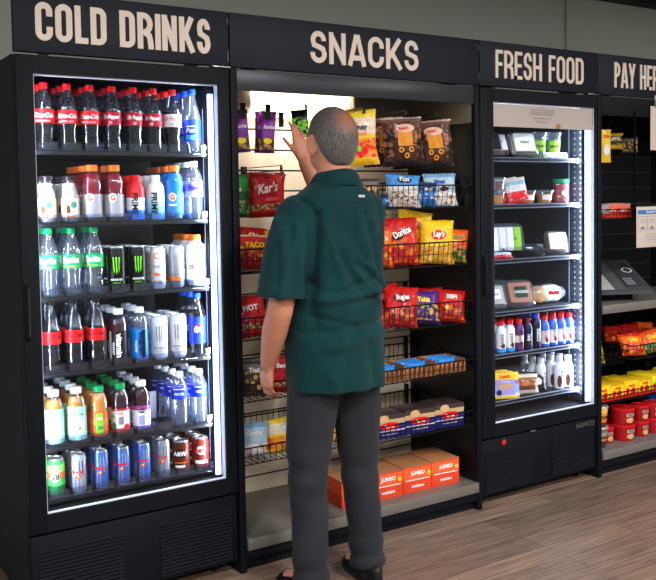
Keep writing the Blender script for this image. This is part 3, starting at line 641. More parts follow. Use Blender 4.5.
# ---- bags
def bagfn(w, h, t):
    def f(x, z):
        u = min(1, abs(2*x/w)); v = min(1, abs(2*z/h))
        return t/2*max(0, (1-u**3))**.6*max(0, (1-v**4))**.7
    return f
def bag(w, h, t, mt, deco=(), name='snack_bag', seed=0, hole=False):
    """upright pillow bag with crimped ends; root at its bottom centre, front towards -y"""
    f = bagfn(w, h, t); nx, nz = 16, 24; vs = []; fs = []
    def wr(x, z, s): return (.003*noise.noise(V((x*44+seed, z*36, s*3.1)))+.006*noise.noise(V((x*17, z*15+seed, s*5))))*min(1, w/.12)
    for s_ in (-1, 1):
        for j in range(nz+1):
            for i in range(nx+1):
                x = -w/2+w*i/nx; z = -h/2+h*j/nz; d = f(x, z); sag = .05*w*noise.noise(V((seed*1.7, z*9, .5)))
                edge = min(1, d/(t*.25+1e-6)); xx = x*(1-.09*max(0, 1-(2*z/h)**4))+sag; z += .035*h*noise.noise(V((seed*2.3, x*9, 4)))*(z > 0) 
                zig = .0012*(1 if i % 2 else -1) if j in (0, nz) else 0
                vs.append((xx, s_*(d+.0006)+wr(x, z, s_)*edge+(.002*sin(x*90+seed)*(1-edge)), z+h/2+zig))
    n1 = (nx+1)*(nz+1)
    for s_ in (0, 1):
        for j in range(nz):
            for i in range(nx):
                a = s_*n1+j*(nx+1)+i; q = (a, a+1, a+nx+2, a+nx+1); fs.append(q if s_ == 0 else q[::-1])
    for j in range(nz):
        for i, rev in ((0, 0), (nx, 1)):
            a = j*(nx+1)+i; q = (a, a+nx+1, a+nx+1+n1, a+n1); fs.append(q[::-1] if rev else q)
    for i in range(nx):
        a = i; fs.append((a, a+n1, a+n1+1, a+1)); a = nz*(nx+1)+i; fs.append((a, a+1, a+n1+1, a+n1))
    r = empty(name); m = MB(); m.add(vs, fs); b = m.build('bag_body', mt, r)
    for di, (geo, dm, zc) in enumerate(sorted(deco, key=lambda q: len(q[0][0]) > 61)):
        m = MB(); m.add([(x*.93+.05*w*noise.noise(V((seed*1.7, (y+zc)*9, .5))), -f(x, y+zc)-.0046-.0011*di+wr(x, y+zc, -1), y+zc+h/2) for x, y in geo[0]], geo[1]); m.build('printed_mark', dm, b, smooth=False)
    for z in (.004, h-.010):
        m = MB(); m.box(-w*.46, w*.46, -.0022, .0022, z, z+.0068)
        for k in range(3): m.box(-w*.47, w*.47, -.0035, .0035, z+k*.0028, z+k*.0028+.0012)
        m.build('crimped_seal', mt, b, smooth=False)
    return r
T = lambda s, sz, z, dm, **k: (text_geo(s, sz, **k), dm, z)
def Tr(s, sz, z, dm, a, **k): g = text_geo(s, sz, **k); return ((rot2(g[0], a), g[1]), dm, z)
E_ = lambda rx, ry, z, dm, cx=0: (disc2(rx, ry, cx=cx), dm, z)
Rr = lambda w, h, z, dm, cx=0: (rect2(w, h, cx), dm, z)
B_purple = art('purple_foil', [(0,(70,25,90)),(.1,(105,40,140)),(.34,(120,50,150)),(.62,(150,55,170)),(.95,(110,35,130))], (.08,.36,(200,150,60),(60,40,70),45))
B_green = art('green_black_wrap', [(0,(70,150,20)),(.7,(20,22,24)),(1,(20,22,24))], (.0,.7,(120,220,30),(20,40,20),60))
B_gummy = art('yellow_gummy_bag', [(0,(225,180,30)),(.12,(240,200,40)),(.55,(235,215,190)),(.85,(240,205,50))], (.14,.48,(225,40,30),(245,150,40),40))
B_pret = art('brown_pretzel_bag', [(0,(30,20,20)),(.12,(52,30,26)),(.5,(92,54,42)),(.90,(120,82,72)),(.95,(215,190,180))], (.2,.74,(175,112,84),(38,20,18),36))
B_redk = art('red_trail_mix_bag', [(0,(150,18,28)),(.1,(190,25,34)),(.9,(150,18,28))], (.16,.30,(215,180,120),(120,60,40),70))
B_dor = art('red_tortilla_bag', [(0,(170,25,25)),(.1,(215,40,30)),(.55,(200,35,32)),(.9,(190,30,30))], (.05,.5,(240,130,40),(190,30,25),34))
B_lay = art('yellow_crisp_bag', [(0,(225,180,40)),(.1,(245,205,40)),(.92,(240,195,35))], (.02,.38,(245,215,110),(215,150,40),26))
B_ora = art('orange_green_bag', [(0,(30,110,50)),(.4,(235,95,35)),(.95,(225,80,30))], (.04,.42,(215,130,50),(25,100,45),45))
B_orr = art('orange_red_bag', [(0,(220,70,30)),(.5,(240,110,30)),(.85,(225,60,30))], (.05,.5,(240,160,50),(200,40,25),40))
B_bluew = art('blue_white_pretzel_bag', [(0,(225,225,230)),(.62,(70,150,225)),(.95,(40,110,200))], (.06,.42,(120,70,40),(225,215,210),60))
B_blue = art('blue_bag', [(0,(25,95,170)),(.3,(40,130,210)),(.6,(30,60,110)),(.9,(60,70,90))], (.3,.5,(240,240,245),(35,120,210),50))
B_lblue = art('pale_blue_bag', [(0,(150,185,215)),(.4,(175,205,228)),(.85,(120,165,205))], (.05,.4,(190,120,60),(235,235,238),40))
B_redn = art('red_nut_bag', [(0,(160,20,25)),(.1,(205,30,32)),(.8,(195,25,30))], (.08,.45,(225,120,50),(160,25,25),45))
B_purn = art('violet_bag', [(0,(50,25,90)),(.1,(75,40,130)),(.9,(60,30,110))], (.1,.55,(235,190,50),(60,30,110),36))
B_ylr = art('yellow_red_bag', [(0,(150,20,25)),(.3,(230,180,60)),(.6,(200,40,40)),(.9,(225,200,150))], (.3,.6,(240,200,90),(180,60,30),40))
B_mix = art('clear_mix_bag', [(0,(70,60,60)),(.5,(120,110,105)),(.85,(60,60,70))], (.1,.7,(215,170,90),(60,50,50),50))
B_grn = art('green_bag', [(0,(20,90,45)),(.6,(35,150,60)),(.9,(25,110,50))], (.1,.4,(190,170,130),(25,100,50),60))
def put(o, x, y, z, lab, group, rx=0, rz=0, ry=0, cat='snack bag'):
    if cat == 'snack bag' and ry == 0: ry = R.uniform(-6, 6)
    o.location = (x, y, z); o.rotation_euler = (radians(rx), radians(ry), radians(rz)); tag(o, lab, cat, group); return o
G1 = 'packets hanging at the top of the snack rack'; G2 = 'bags in the wire baskets of the snack rack'
# hanging pegs of the snack rack
def peg(x, z, y0, lab, tagc=None):
    r = empty('peg_hook', (x, .49, z), label=lab, cat='hook', group='peg hooks on the slatwall')
    m = MB(); m.tube([(x, .497, z), (x, y0, z), (x, y0-.012, z+.012)], .0024, 6); m.tube([(x, .497, z+.022), (x, y0+.02, z+.022), (x, y0+.004, z+.022)], .0018, 6); m.bbox(x-.015, x+.015, .492, .4968, z-.012, z+.03, .001); m.build('wire', M_wire, r)
    m = MB(); m.bbox(x-(.012 if not tagc else .005), x+(.012 if not tagc else .005), y0-.001, y0+.002, z-(.04 if not tagc else .004), z+.024, .0006); m.build('label_holder', tagc or mat('dark_green_tag', (30,60,45), .4), r)
# narrow purple packets
w0 = bag(.068, .178, .022, B_purple, [T('Sunrise', .022, .02, M_white, shear=.3, bold=.02, sx=.8), E_(.02,.012,-.04,P_yellow)], seed=1)
peg(1.105, 1.878, .27, 'peg hook carrying the middle purple packet'); peg(.985, 1.878, .27, 'peg hook at the far left of the lit slatwall'); peg(1.25, 1.878, .20, 'peg hook behind the raised hand', M_blackp); peg(1.185, 1.85, .30, 'empty peg hook with a dark green tag')
put(w0, 1.104, .285, 1.697, 'narrow purple packet hanging second from the left', G1, rz=-14)
o = dup(w0); put(o, .99, .285, 1.697, 'narrow purple packet hanging furthest left', G1, rz=-22)
o = dup(w0); put(o, 1.108, .335, 1.699, 'narrow purple packet hanging behind the second packet', G1, rz=-12)
o = bag(.075, .115, .02, B_green, [T('XXX', .025, -.02, P_lgreen, bold=.05), Rr(.07,.022,.045,M_blackp)], seed=2); put(o, 1.232, .215, 1.762, 'black and green packet being touched by the man', G1, rz=-30)
for k in range(3):
    o = bag(.165, .185, .05, B_redk, [Tr("Kar's", .055, .030, M_white, .12, shear=.3, bold=.02, sx=.8), Rr(.06,.014,-.018,mat('pink_band', (225,90,100), .4), .02), Rr(.03,.005,.072,M_blackp)], seed=3+k)
    put(o, 1.062+.022*k-.0, .325-.050*k if 0 else .30-.052*(2-k)+.02, 1.425, f"red trail mix bag hanging left of the man, {['rearmost','middle','front'][2-k]} of three", G1, rz=-18+3*k)
peg(1.10, 1.617, .16, 'peg hook holding the red trail mix bags', M_blackp)
o = bag(.13, .18, .035, B_grn, [T('Nuts', .03, .03, M_white, bold=.03)], seed=9); put(o, .925, .25, 1.425, 'green bag hanging beside the left post', G1, rz=-18)
peg(.925, 1.615, .22, 'peg hook holding the green bag', M_blackp)
# right half: gummy and pretzel bags
M_gtx = mat('dark_blue_print', (40,50,90), .4)
g_ = bag(.15, .235, .035, B_gummy, [T('Fruity', .034, .045, M_gtx, bold=.03, sx=.75), T('SNACKS', .016, .018, P_orange, bold=.03), E_(.03,.02,-.055,P_red), E_(.012,.012,-.045,P_lgreen,-.012)], seed=11)
put(g_, 1.493, .13, 1.640, 'yellow fruit gummy bag hanging just right of the man', G1, rz=-26, ry=-4)
put(dup(g_), 1.488, .18, 1.650, 'yellow fruit gummy bag behind the front yellow one', G1, rz=-26, ry=-6)
peg(1.49, 1.868, .11, 'peg hook holding the yellow gummy bags', M_blackp)
M_plq = mat('cream_plaque', (228,190,165), .4); M_pch = mat('orange_window', (225,150,50), .4); M_rg = mat('brown_pretzel_print', (70,38,26), .4)
def pret(seed):
    def rg(cx, cy): g = ring2(.006, .0125, 0, 360, 14); return (mv2(g[0], cx, cy), g[1])
    return bag(.19, .215, .05, B_pret, [Rr(.070,.062,.012,M_pch,.01), E_(.046,.019,.058,M_plq,.01), T("Snyder's", .018, .058, P_red, bold=.03, sx=.8), Rr(.10,.055,-.048,M_rg,.01), (rg(-.014,-.036), M_pch, 0), (rg(.034,-.036), M_pch, 0), (rg(.01,-.062), M_pch, 0)], seed=seed)
for x, y, z, rz, lab in ((1.69,.10,1.637,-24,'brown pretzel bag with cream plaque, front one left of centre'), (1.655,.19,1.64,-30,'brown pretzel bag tucked behind the front pretzel bag'), (1.875,.11,1.630,-34,'dark pretzel bag hanging nearest the right side panel'), (1.83,.20,1.632,-40,'dark pretzel bag behind the one nearest the side panel')):
    put(pret(x*9), x, y, z, lab, G1, rz=rz, ry=-3)
peg(1.69, 1.858, .075, 'peg hook holding the front pretzel bags', M_blackp); peg(1.87, 1.852, .085, 'peg hook nearest the right side panel', M_blackp)
# top right basket
z = 1.457
put(bag(.165,.145,.055,B_bluew,[T('Flipz',.026,.045,M_white,bold=.04), E_(.035,.014,.042,P_navy)],seed=20), 1.665, .07, z, 'blue-topped pretzel bag at the left of the top right basket', G2, rx=-12, rz=-20)
put(bag(.10,.11,.04,B_blue,[T('mini',.022,.02,M_white,bold=.03)],seed=21), 1.80, .075, z, 'small dark blue bag between blue and pale blue bags', G2, rx=-8, rz=-20)
for k in range(4): put(bag(.15,.15,.036,B_lblue,[T('Bites',.026,.035,P_blue,bold=.03), E_(.02,.012,.0,P_brown,.02)],seed=22+k), 1.865+.036*k, .060+.036*k, z, f"pale blue cookie bag, {ORD[k]} from the left in the top right basket", G2, rx=-14, rz=-30)
put(bag(.07,.06,.03,B_blue,[T('oat',.014,.01,M_white)],seed=27), 1.60, .10, z, 'tiny blue snack packet beside the shirt in the top right basket', G2, rx=-8)
for k in range(2): put(bag(.15,.13,.05,B_mix,[],seed=28+k), 1.49-.0*k, .10+.08*k, z, f"grey mixed-nut bag, {['front','rear'][k]} one at the left of the top right basket", G2, rx=-10, rz=-10)
# second right basket
z = 1.197
dor = bag(.185,.215,.08,B_dor,[Tr('Doritos',.040,.035,M_white,.35,bold=.04,sx=.75), Tr('NACHO',.016,.0,P_orange,.35,bold=.04), (([(-.06,.0),(.02,.05),(-.01,.015),(.06,.05),(-.02,-.015)],[(0,4,3,2,1)]), M_blackp, .01)], seed=31)
put(dor, 1.665, .085, z, 'red tortilla chip bag at the left end of the second basket', G2, rx=-12, rz=-20)
put(bag(.16,.18,.06,B_orr,[T('Hot',.035,.03,P_yellow,bold=.04)],seed=32), 1.545, .10, z, 'orange chip bag beside the man in the second basket', G2, rx=-10, rz=-12)
lays = lambda s: bag(.165,.20,.07,B_lay,[E_(.037,.022,.028,P_red), T("Lay's",.036,.028,M_white,bold=.05,shear=.2,sx=.8)],seed=s)
put(lays(33), 1.86, .075, z-.002, 'yellow crisp bag standing at the front of the second basket', G2, rx=-10, rz=-26, ry=3)
put(bag(.165,.205,.05,B_lay,[E_(.037,.022,.035,P_red), T("Lay's",.036,.035,M_white,bold=.05,shear=.2,sx=.8)],seed=34), 1.79, .185, z+.038, 'yellow crisp bag rising behind the front yellow one', G2, rx=-10, rz=-32, ry=8)
put(lays(35), 1.70, .26, z-.002, 'yellow crisp bag half hidden behind the red bag', G2, rx=-8, rz=-10)
put(bag(.13,.155,.06,B_ora,[T('CRUNCH',.018,.04,P_green,bold=.05), Rr(.08,.008,.02,P_yellow)],seed=36), 1.955, .075, z-.002, 'orange and green bag at the right end of the second basket', G2, rx=-8, rz=-30)
# third right basket
z = .924
nut = lambda s, t: bag(.17,.185,.065,B_redn,[Tr(t,.032,.035,M_white,.1,bold=.04,sx=.8), (disc2(.045,.02), mat('wine_oval',(120,15,25),.4), .034)],seed=s)
put(nut(41,'Bugles'), 1.64, .07, z, 'red snack bag with oval logo, left end of the third basket', G2, rx=-18, rz=-22)
put(nut(42,'Bugles'), 1.615, .16, z, 'red snack bag behind the left end of the third basket', G2, rx=-14, rz=-22)
put(bag(.16,.155,.06,B_purn,[T('Takis',.03,.03,P_yellow,bold=.05), T('FUEGO',.014,.0,P_lgreen,bold=.04)],seed=43), 1.785, .085, z, 'violet bag in the middle of the third basket', G2, rx=-22, rz=-26, ry=4)
put(bag(.15,.16,.05,B_redn,[T('NUTS',.022,.045,M_white,bold=.04)],seed=44), 1.90, .17, z+.004, 'red bag lying behind the right end bag of the third basket', G2, rx=-30, rz=-24)
put(bag(.15,.155,.06,B_redn,[T('KEFI',.028,.035,M_white,bold=.04), E_(.012,.012,-.02,P_yellow,-.02)],seed=45), 1.925, .065, z, 'red bag with white letters, right end of the third basket', G2, rx=-24, rz=-30, ry=6)
put(nut(46,'Bugles'), 1.50, .10, z, 'red snack bag left of centre in the third basket, by the man', G2, rx=-14)
# left baskets
z = 1.221
put(bag(.15,.15,.05,B_ylr,[T('TACO',.03,.02,P_yellow,bold=.04)],seed=51), .925, .09, z, 'yellow and red bag at the left end of the left basket', G2, rx=-24, rz=-16)
put(bag(.15,.15,.05,B_dor,[T('Chips',.03,.03,M_white,bold=.04)],seed=52), .965, .17, z+.02, 'red bag behind the yellow one in the left basket', G2, rx=-20, rz=-20, ry=8)
for k in range(3): put(bag(.15,.16,.05,[B_lay,B_dor,B_ora][k],[T('Snack',.026,.03,M_white,bold=.04)],seed=53+k), 1.09+.1*k, .11+.03*k, z, f"{['yellow','red','orange'][k]} chip bag hidden by the man in the upper left basket", G2, rx=-14, rz=-15)
z = .951
put(bag(.14,.17,.05,B_redk,[T('HOT',.03,.03,M_white,bold=.04)],seed=56), .915, .08, z, 'red and white bag at the left end of the second left basket', G2, rx=-16, rz=-14)
put(bag(.14,.15,.05,B_mix,[T('MIX',.026,.03,P_yellow)],seed=57), 1.06, .10, z, 'clear trail mix bag next to the red one, left side', G2, rx=-16, rz=-14)
for k in range(2): put(bag(.15,.16,.05,[B_purn,B_bluew][k],[T('Snack',.026,.03,M_white,bold=.04)],seed=58+k), 1.20+.12*k, .11, z, f"{['violet','blue and white'][k]} bag hidden by the man, second left basket", G2, rx=-14, rz=-15)
z = .706
for k in range(4): put(bag(.135,.15,.05,[B_mix,B_redk,B_grn,B_ylr][k],[T(['Trail','Berry','Nuts','Corn'][k],.026,.03,M_white,bold=.04)],seed=60+k), .915+.135*k, .10, z, f"{['grey','red','green','yellow'][k]} snack bag in the third left basket beside the man", G2, rx=-12, rz=-14)
z = .456
for k in range(4): put(bag(.135,.14,.05,[B_lblue,B_gummy,B_purple,B_lay][k],[T(['Cookie','Fruity','Grape','Salty'][k],.024,.03,M_white,bold=.04)],seed=66+k), .915+.135*k, .10, z, f"{['pale blue','cream and yellow','purple','golden'][k]} bag in the lowest left basket", G2, rx=-12, rz=-14)
# boxes in the lower right baskets
def carton(w, d, h, mt, name='snack_carton', lidm=None, deco=(), open_=False):
    r = empty(name); m = MB()
    if open_:
        t = .003; m.box(-w/2, w/2, 0, t, 0, h*.75); m.box(-w/2, w/2, d-t, d, 0, h); m.box(-w/2, -w/2+t, t, d-t, 0, h); m.box(w/2-t, w/2, t, d-t, 0, h); m.box(-w/2+t, w/2-t, t, d-t, 0, t)
    else: m.bbox(-w/2, w/2, 0, d, 0, h, .0015)
    b = m.build('box', mt, r, smooth=not open_)
    if lidm: m = MB(); m.bbox(-w/2-.001, w/2+.001, -.001, d, h, h+.003, .001); m.build('flap', lidm, r)
    for di, (geo, dm, zc) in enumerate(deco): m = MB(); m.add([(x, -.0012-.0006*di, y+zc) for x, y in geo[0]], geo[1]); m.build('printed_mark', dm, b, smooth=False)
    return r
B_kraft = art('kraft_tray', [(0,(150,100,65)),(.5,(190,130,85)),(.9,(170,115,75))], crinkle=0)
P_bb = mat('bright_blue_wrap', (40,130,215), .3, coat=.4)
for k in range(3):
    x = 1.905-.175*k; o = carton(.165,.15,.06,B_kraft,open_=True,deco=[Rr(.008,.05,.025,P_brown,.025*j-.06) for j in range(6)]); put(o, x, .04, .694, f"kraft tray of blue cakes in the fourth basket, {['right','middle','left'][k]}", 'kraft trays in the fourth basket', rz=-4, cat='tray')
    for j in range(3): put(bag(.12,.05,.03,P_bb,[T('cake',.02,0,M_white)],seed=70+j+k*3), x-.0, .07+.036*j, .710, f"blue wrapped cake in the {['right','middle','left'][k]} kraft tray, {['front','middle','rear'][j]}", 'wrapped cakes', rx=-14, cat='wrapped cake')
B_famous = art('dark_navy_cookie_bag', [(0,(25,35,110)),(.3,(240,235,230)),(.34,(30,50,150)),(.6,(190,160,120)),(.8,(60,50,50))], crinkle=0)
for k in range(3):
    o = carton(.16,.13,.105,B_famous,deco=[E_(.05,.017,.055,P_red), T('Famous',.02,.055,M_white,bold=.04,sx=.8), T('BITE SIZE COOKIES',.009,.02,M_white,bold=.02), E_(.025,.018,.088,mat('cookie_tan',(205,170,120),.5),-.03)]); put(o, 1.90-.172*k, .045, .444, f"navy cookie carton with red oval in the fifth basket, {['right','middle','left'][k]}", 'cookie cartons', rz=-5, cat='carton')
B_oj = art('orange_cracker_box', [(0,(225,70,40)),(.5,(238,95,50)),(.95,(215,60,35))], crinkle=0)
for k in range(4):
    o = carton(.155,.20,.115,B_oj,deco=[Rr(.13,.004,.057,M_white), T('JUMBO',.024,.085,M_white,bold=.04), T('crackers',.02,.03,M_white,bold=.03), E_(.01,.01,.08,P_yellow,.06)],lidm=B_kraft); put(o, 1.885-.165*k, .06, .172, f"orange cracker carton on the bottom deck, {ORD[k]} from the right", 'orange cartons on the bottom deck', rz=-3, cat='carton')

# ------------------------------------------------------------------ fresh food
GF = 'packed food in the fresh food cooler'
def clam(w, d, h, fill, fillm, labm=None, text='', tm=None, name='food_clamshell', ls=.36):
    r = empty(name)
    m = MB(); vs = []
    for (z, s_) in ((0, .86), (h*.45, 1), (h*.5, 1.03), (h*.55, 1), (h, .84)):
        n = 20
        for k in range(n):
            a = 2*pi*k/n; cx_ = abs(cos(a))**.45*(1 if cos(a) > 0 else -1); sy_ = abs(sin(a))**.45*(1 if sin(a) > 0 else -1)
            vs.append((cx_*w/2*s_, sy_*d/2*s_, z))
    fs = [(j*20+k, j*20+(k+1) % 20, (j+1)*20+(k+1) % 20, (j+1)*20+k) for j in range(4) for k in range(20)]+[tuple(range(19,-1,-1)), tuple(range(80,100))]
    m.add(vs, fs); m.build('clear_shell', M_clam, r)
    fill(r, w, d, h, fillm)
    if labm:
        m = MB(); m.bbox(-w*ls, w*ls, -d*ls, d*ls, h+.0008, h+.0016, .0003); l = m.build('label', labm, r)
        if text: vs, fs = text_geo(text, min(w, d)*.13, bold=.03); m = MB(); m.add([(x, y, h+.0022) for x, y in vs], fs); m.build('lettering', tm or M_white, l, smooth=False)
    return r
def f_sand(r, w, d, h, fm):
    m = MB()
    for k, (z0, z1, mi) in enumerate(((.004,.016,0),(.016,.024,1),(.024,.030,2),(.030,.044,0))):
        sc = h/.05; m.bbox(-w*.36, w*.36, -d*.36, d*.36, z0*sc, z1*sc-.0005, .002, mi)
    m.build('sandwich', [fm, mat('ham_pink', (205,110,100), .5), mat('lettuce', (90,150,60), .5)], r)
def f_blob(r, w, d, h, fm):
    m = MB(); rr = random.Random(int(w*9000)+int(h*7777))
    for k in range(14):
        bm = bmesh.new(); bmesh.ops.create_icosphere(bm, subdivisions=1, radius=h*.22); M_ = Matrix.Translation((rr.uniform(-.3,.3)*w, rr.uniform(-.3,.3)*d, rr.uniform(.25,.7)*h)) @ Matrix.Diagonal((rr.uniform(.8,1.6), rr.uniform(.8,1.6), rr.uniform(.6,1.1), 1)); m.bm(bm, None, M_)
    m.build('contents', fm, r)
def cup(rb_, rt, h, fm, lidm=None, name='food_cup', fillh=.8, labm=None, text='', lab2=()):
    r = empty(name); m = MB(); m.lathe([(rb_,0), (rb_,.001), (rt,h), (rt+.003,h+.001), (rt+.003,h+.004)], 24, cap=False); m.lathe([(.0001,.0005),(rb_,.0005)], 24, cap=False); b = m.build('clear_cup', M_clam, r)
    m = MB(); m.lathe([(rb_*.93,.002), (rb_+(rt-rb_)*fillh*.97-.002, h*fillh*.95), (rb_*.6, h*fillh)], 20); m.build('contents', fm, r)
    m = MB(); m.lathe([(rt+.0045,h-.003), (rt+.0045,h+.006), (rt*.85,h+.010)], 24); m.build('lid', lidm or M_clam, r)
    if labm:
        m = MB(); on_cyl(m, rect2(rb_*1.6, h*.42), (rb_+rt)/2+.0022, h*.5); l = m.build('label', labm, r)
        if text: m = MB(); on_cyl(m, text_geo(text, .018, bold=.04), (rb_+rt)/2+.0032, h*.5); m.build('lettering', M_blackp, l, smooth=False)
    return r
F_bread = mat('bread', (205,160,105), .7, bump=.4); F_wht = mat('white_bread', (232,220,195), .7, bump=.3); F_sal = mat('salad_leaves', (105,160,60), .5, bump=.5, bscale=80); F_or = mat('orange_fruit', (245,150,45), .35, coat=.3); F_br = mat('brown_granola', (125,72,42), .6, bump=.6); F_red = mat('red_berries', (185,40,45), .35, coat=.4)
F_orb = mat('orange_filling', (228,140,105), .5, bump=.4); L_w = mat('white_food_label', (238,240,245), .4); L_dg = mat('dark_green_label', (20,70,50), .4); L_lg = mat('lime_food_label', (150,210,60), .4); L_blk = mat('black_tray', (24,24,28), .3, coat=.3)
def lay(o, x, y, z, lab, cat, rx=0, rz=0, ry=0): return put(o, x, y, z, lab, GF, rx, rz, ry, cat)
z = FZs[0]+.001
lay(clam(.12,.12,.045,f_sand,F_bread,L_blk,'BLT'), 2.265, .17, z+.056, 'leaning sandwich pack with black label, left end of top shelf', 'sandwich pack', 62, -20)
lay(clam(.12,.12,.045,f_sand,F_bread,L_w,'TOAST',M_blackp), 2.335, .20, z+.056, 'leaning sandwich pack behind the left end pack of top shelf', 'sandwich pack', 62, -20)
lay(clam(.15,.13,.04,f_sand,F_wht,L_w,'FRESH',L_dg), 2.455, .14, z+.060, 'square white-labelled sandwich pack facing out on the top shelf', 'sandwich pack', 66, -18)
for k in range(2):
    for j in range(2): lay(cup(.036,.046,.125,F_sal,M_blackp if 0 else None,labm=L_lg,text='SALAD'), 2.60+.105*k, .17+.10*j, z, f"tall green salad cup on the top shelf, {['left','right'][k]} {['front','rear'][j]}", 'salad cup', rz=-25)
for k in range(3): lay(bag(.05,.035,.02,mat('white_sachet',(235,238,245),.35),[]), 2.62+.055*k, .115, z, f"small white sauce sachet before the salad cups, {['left','middle','right'][k]}", 'sachet', rx=-30, rz=-20)
z = FZs[1]+.001
for j in range(2): lay(cup(.036,.045,.055,[F_or,F_br][j]), 2.292, .15, z+.0655*j, ['orange fruit cup at the left end of the second shelf', 'brown granola cup stacked on the left end fruit cup'][j], 'food cup', rz=-20)
lay(cup(.036,.045,.055,F_br), 2.36, .24, z, 'brown granola cup behind the red and white packet', 'food cup')
B_ham = art('red_white_meat_pack', [(0,(205,40,55)),(.3,(225,60,70)),(.45,(235,235,240)),(.7,(150,200,225)),(.85,(235,225,225))], (.12,.4,(235,120,120),(200,40,50),40))
for k in range(2): lay(bag(.115,.128,.018,B_ham,[T('HAM',.022,.012,M_white,bold=.04), E_(.035,.016,-.028,P_red)],seed=80+k), 2.420-.018*k, .12+.035*k, z+.003, f"red and white sliced meat pack leaning on second shelf, {['front','rear'][k]}", 'meat pack', rx=-14, rz=-22, ry=-9)
for k in range(2): lay(cup(.034,.046,.058,F_or,labm=L_w), 2.515+.108*k, .165-.015*k, z, f"orange fruit cup right of the meat pack, {['left','right'][k]}", 'food cup', rz=-20)
jr = empty('fruit_jar'); m = MB(); m.lathe([(.036,0),(.040,.004),(.040,.040),(.037,.048),(.040,.056),(.040,.098),(.034,.104)], 24); m.build('jar', M_clam, jr); m = MB(); m.lathe([(.034,.003),(.038,.008),(.038,.095)], 20); m.build('contents', F_red, jr); m = MB(); m.lathe([(.038,.102),(.041,.103),(.041,.118),(.038,.12)], 24); m.build('lid', C_green, jr); m = MB(); on_cyl(m, rect2(.03,.02), .0405, .05); m.build('label', L_w, jr)
lay(jr, 2.735, .14, z, 'red fruit jar with green lid at the right of the second shelf', 'jar', rz=-20)
z = FZs[2]+.001
for k in range(5): lay(clam(.13,.165,.034,f_blob,[F_sal,F_br][k % 2],L_lg if k == 4 else L_w,'SALAD' if k == 4 else '',M_blackp), 2.45-.042*k if 0 else 2.46-.043*(4-k), (.225+.010*(4-k)), z+.0805, f"clear salad clamshell standing on edge, {ORD[4-k]} from the right of the row", 'salad pack', 74, -28)
tr = empty('black_tray'); m = MB(); m.add([(-.085,-.06,0),(.085,-.06,0),(.085,.06,0),(-.085,.06,0),(-.105,-.08,.035),(.105,-.08,.035),(.105,.08,.035),(-.105,.08,.035),(-.10,-.075,.033),(.10,-.075,.033),(.10,.075,.033),(-.10,.075,.033),(-.08,-.055,.003),(.08,-.055,.003),(.08,.055,.003),(-.08,.055,.003)], [(3,2,1,0),(0,1,5,4),(1,2,6,5),(2,3,7,6),(3,0,4,7),(4,5,9,8),(5,6,10,9),(6,7,11,10),(7,4,8,11),(8,9,13,12),(9,10,14,13),(10,11,15,14),(11,8,12,15),(12,13,14,15)]); m.build('tray', L_blk, tr, smooth=False); m = MB(); m.lathe([(.02,0),(.02,.002)], 20, (.02,.0,.036)); m.box(-.1,.1,-.075,.075,.034,.036); m.build('lid', M_clam, tr, smooth=False); m = MB(); m.lathe([(.017,0),(.017,.0015)],20,(.03,-.03,.0365)); m.build('round_label', L_w, tr)
lay(tr, 2.47, .16, z+.013, 'shallow black tray with a round white label, third shelf', 'tray', 8, -25)
for k in range(2): lay(bag(.12,.035,.02,B_ham,[],seed=84+k), 2.30+.03*k, .12+.03*k, z, f"red and white packet lying at the left front of third shelf, {['front','rear'][k]}", 'packet', rx=-40, rz=-24)
lay(clam(.125,.12,.045,f_sand,F_bread,L_w,'WRAP',P_gray), 2.70, .15, z+.056, 'white-labelled brown sandwich pack, right end of third shelf', 'sandwich pack', 70, -26)
lay(bag(.08,.06,.03,mat('grey_sauce',(150,155,165),.3),[],seed=86), 2.60, .17, z, 'small grey packet beside the black tray', 'packet', rx=-20, rz=-20)
z = FZs[3]+.001
bx = empty('black_food_box'); m = MB(); m.bbox(-.10,.10,-.08,.08,0,.05,.004); m.build('box', L_blk, bx); m = MB(); m.bbox(-.102,.102,-.082,.082,.050,.056,.002); m.build('lid', M_clam, bx); lay(bx, 2.36, .38, z, 'low black food box at the back of the fourth shelf', 'food box')
lay(clam(.13,.13,.05,f_sand,F_wht,L_w,'EGG',L_dg,ls=.2), 2.262, .15, z+.060, 'sandwich clamshell with green lettering, left end of fourth shelf', 'sandwich pack', 64, -20)
lay(clam(.165,.14,.05,f_sand,F_orb,L_dg,'CHICKEN',ls=.20), 2.43, .15, z+.063, 'orange-filled sandwich clamshell with dark green label, fourth shelf', 'sandwich pack', 66, -18)
lay(clam(.15,.13,.05,f_sand,F_orb,L_dg,''), 2.39, .26, z+.063, 'clamshell behind the orange-filled one, fourth shelf', 'sandwich pack', 66, -18)
bg = empty('bagel_bag')
for k in range(3): m = MB(); bm = bmesh.new(); bmesh.ops.create_uvsphere(bm, u_segments=20, v_segments=12, radius=.05); m.bm(bm, None, Matrix.Translation((-.05+.05*k, .02*k, .045)) @ Matrix.Rotation(radians(-20), 4, 'X') @ Matrix.Diagonal((.95,.5,.9,1))); m.build('bread_roll', F_wht if k else F_bread, bg)
m = MB(); bm = bmesh.new(); bmesh.ops.create_icosphere(bm, subdivisions=4, radius=1)
for v in bm.verts: v.co = V((v.co.x*.108, v.co.y*.055+.02, .048+v.co.z*.05+.006*noise.noise(v.co*5)))*1.0
m.bm(bm); m.build('clear_bag', M_clam, bg); m = MB(); m.bbox(-.01,.05,-.042,-.039,.045,.065,.001); m.build('label', P_red, bg)
lay(bg, 2.665, .17, z+.005, 'clear bag of round pale rolls at the right of the fourth shelf', 'bread bag', rz=-22)
z = FZs[4]+.001
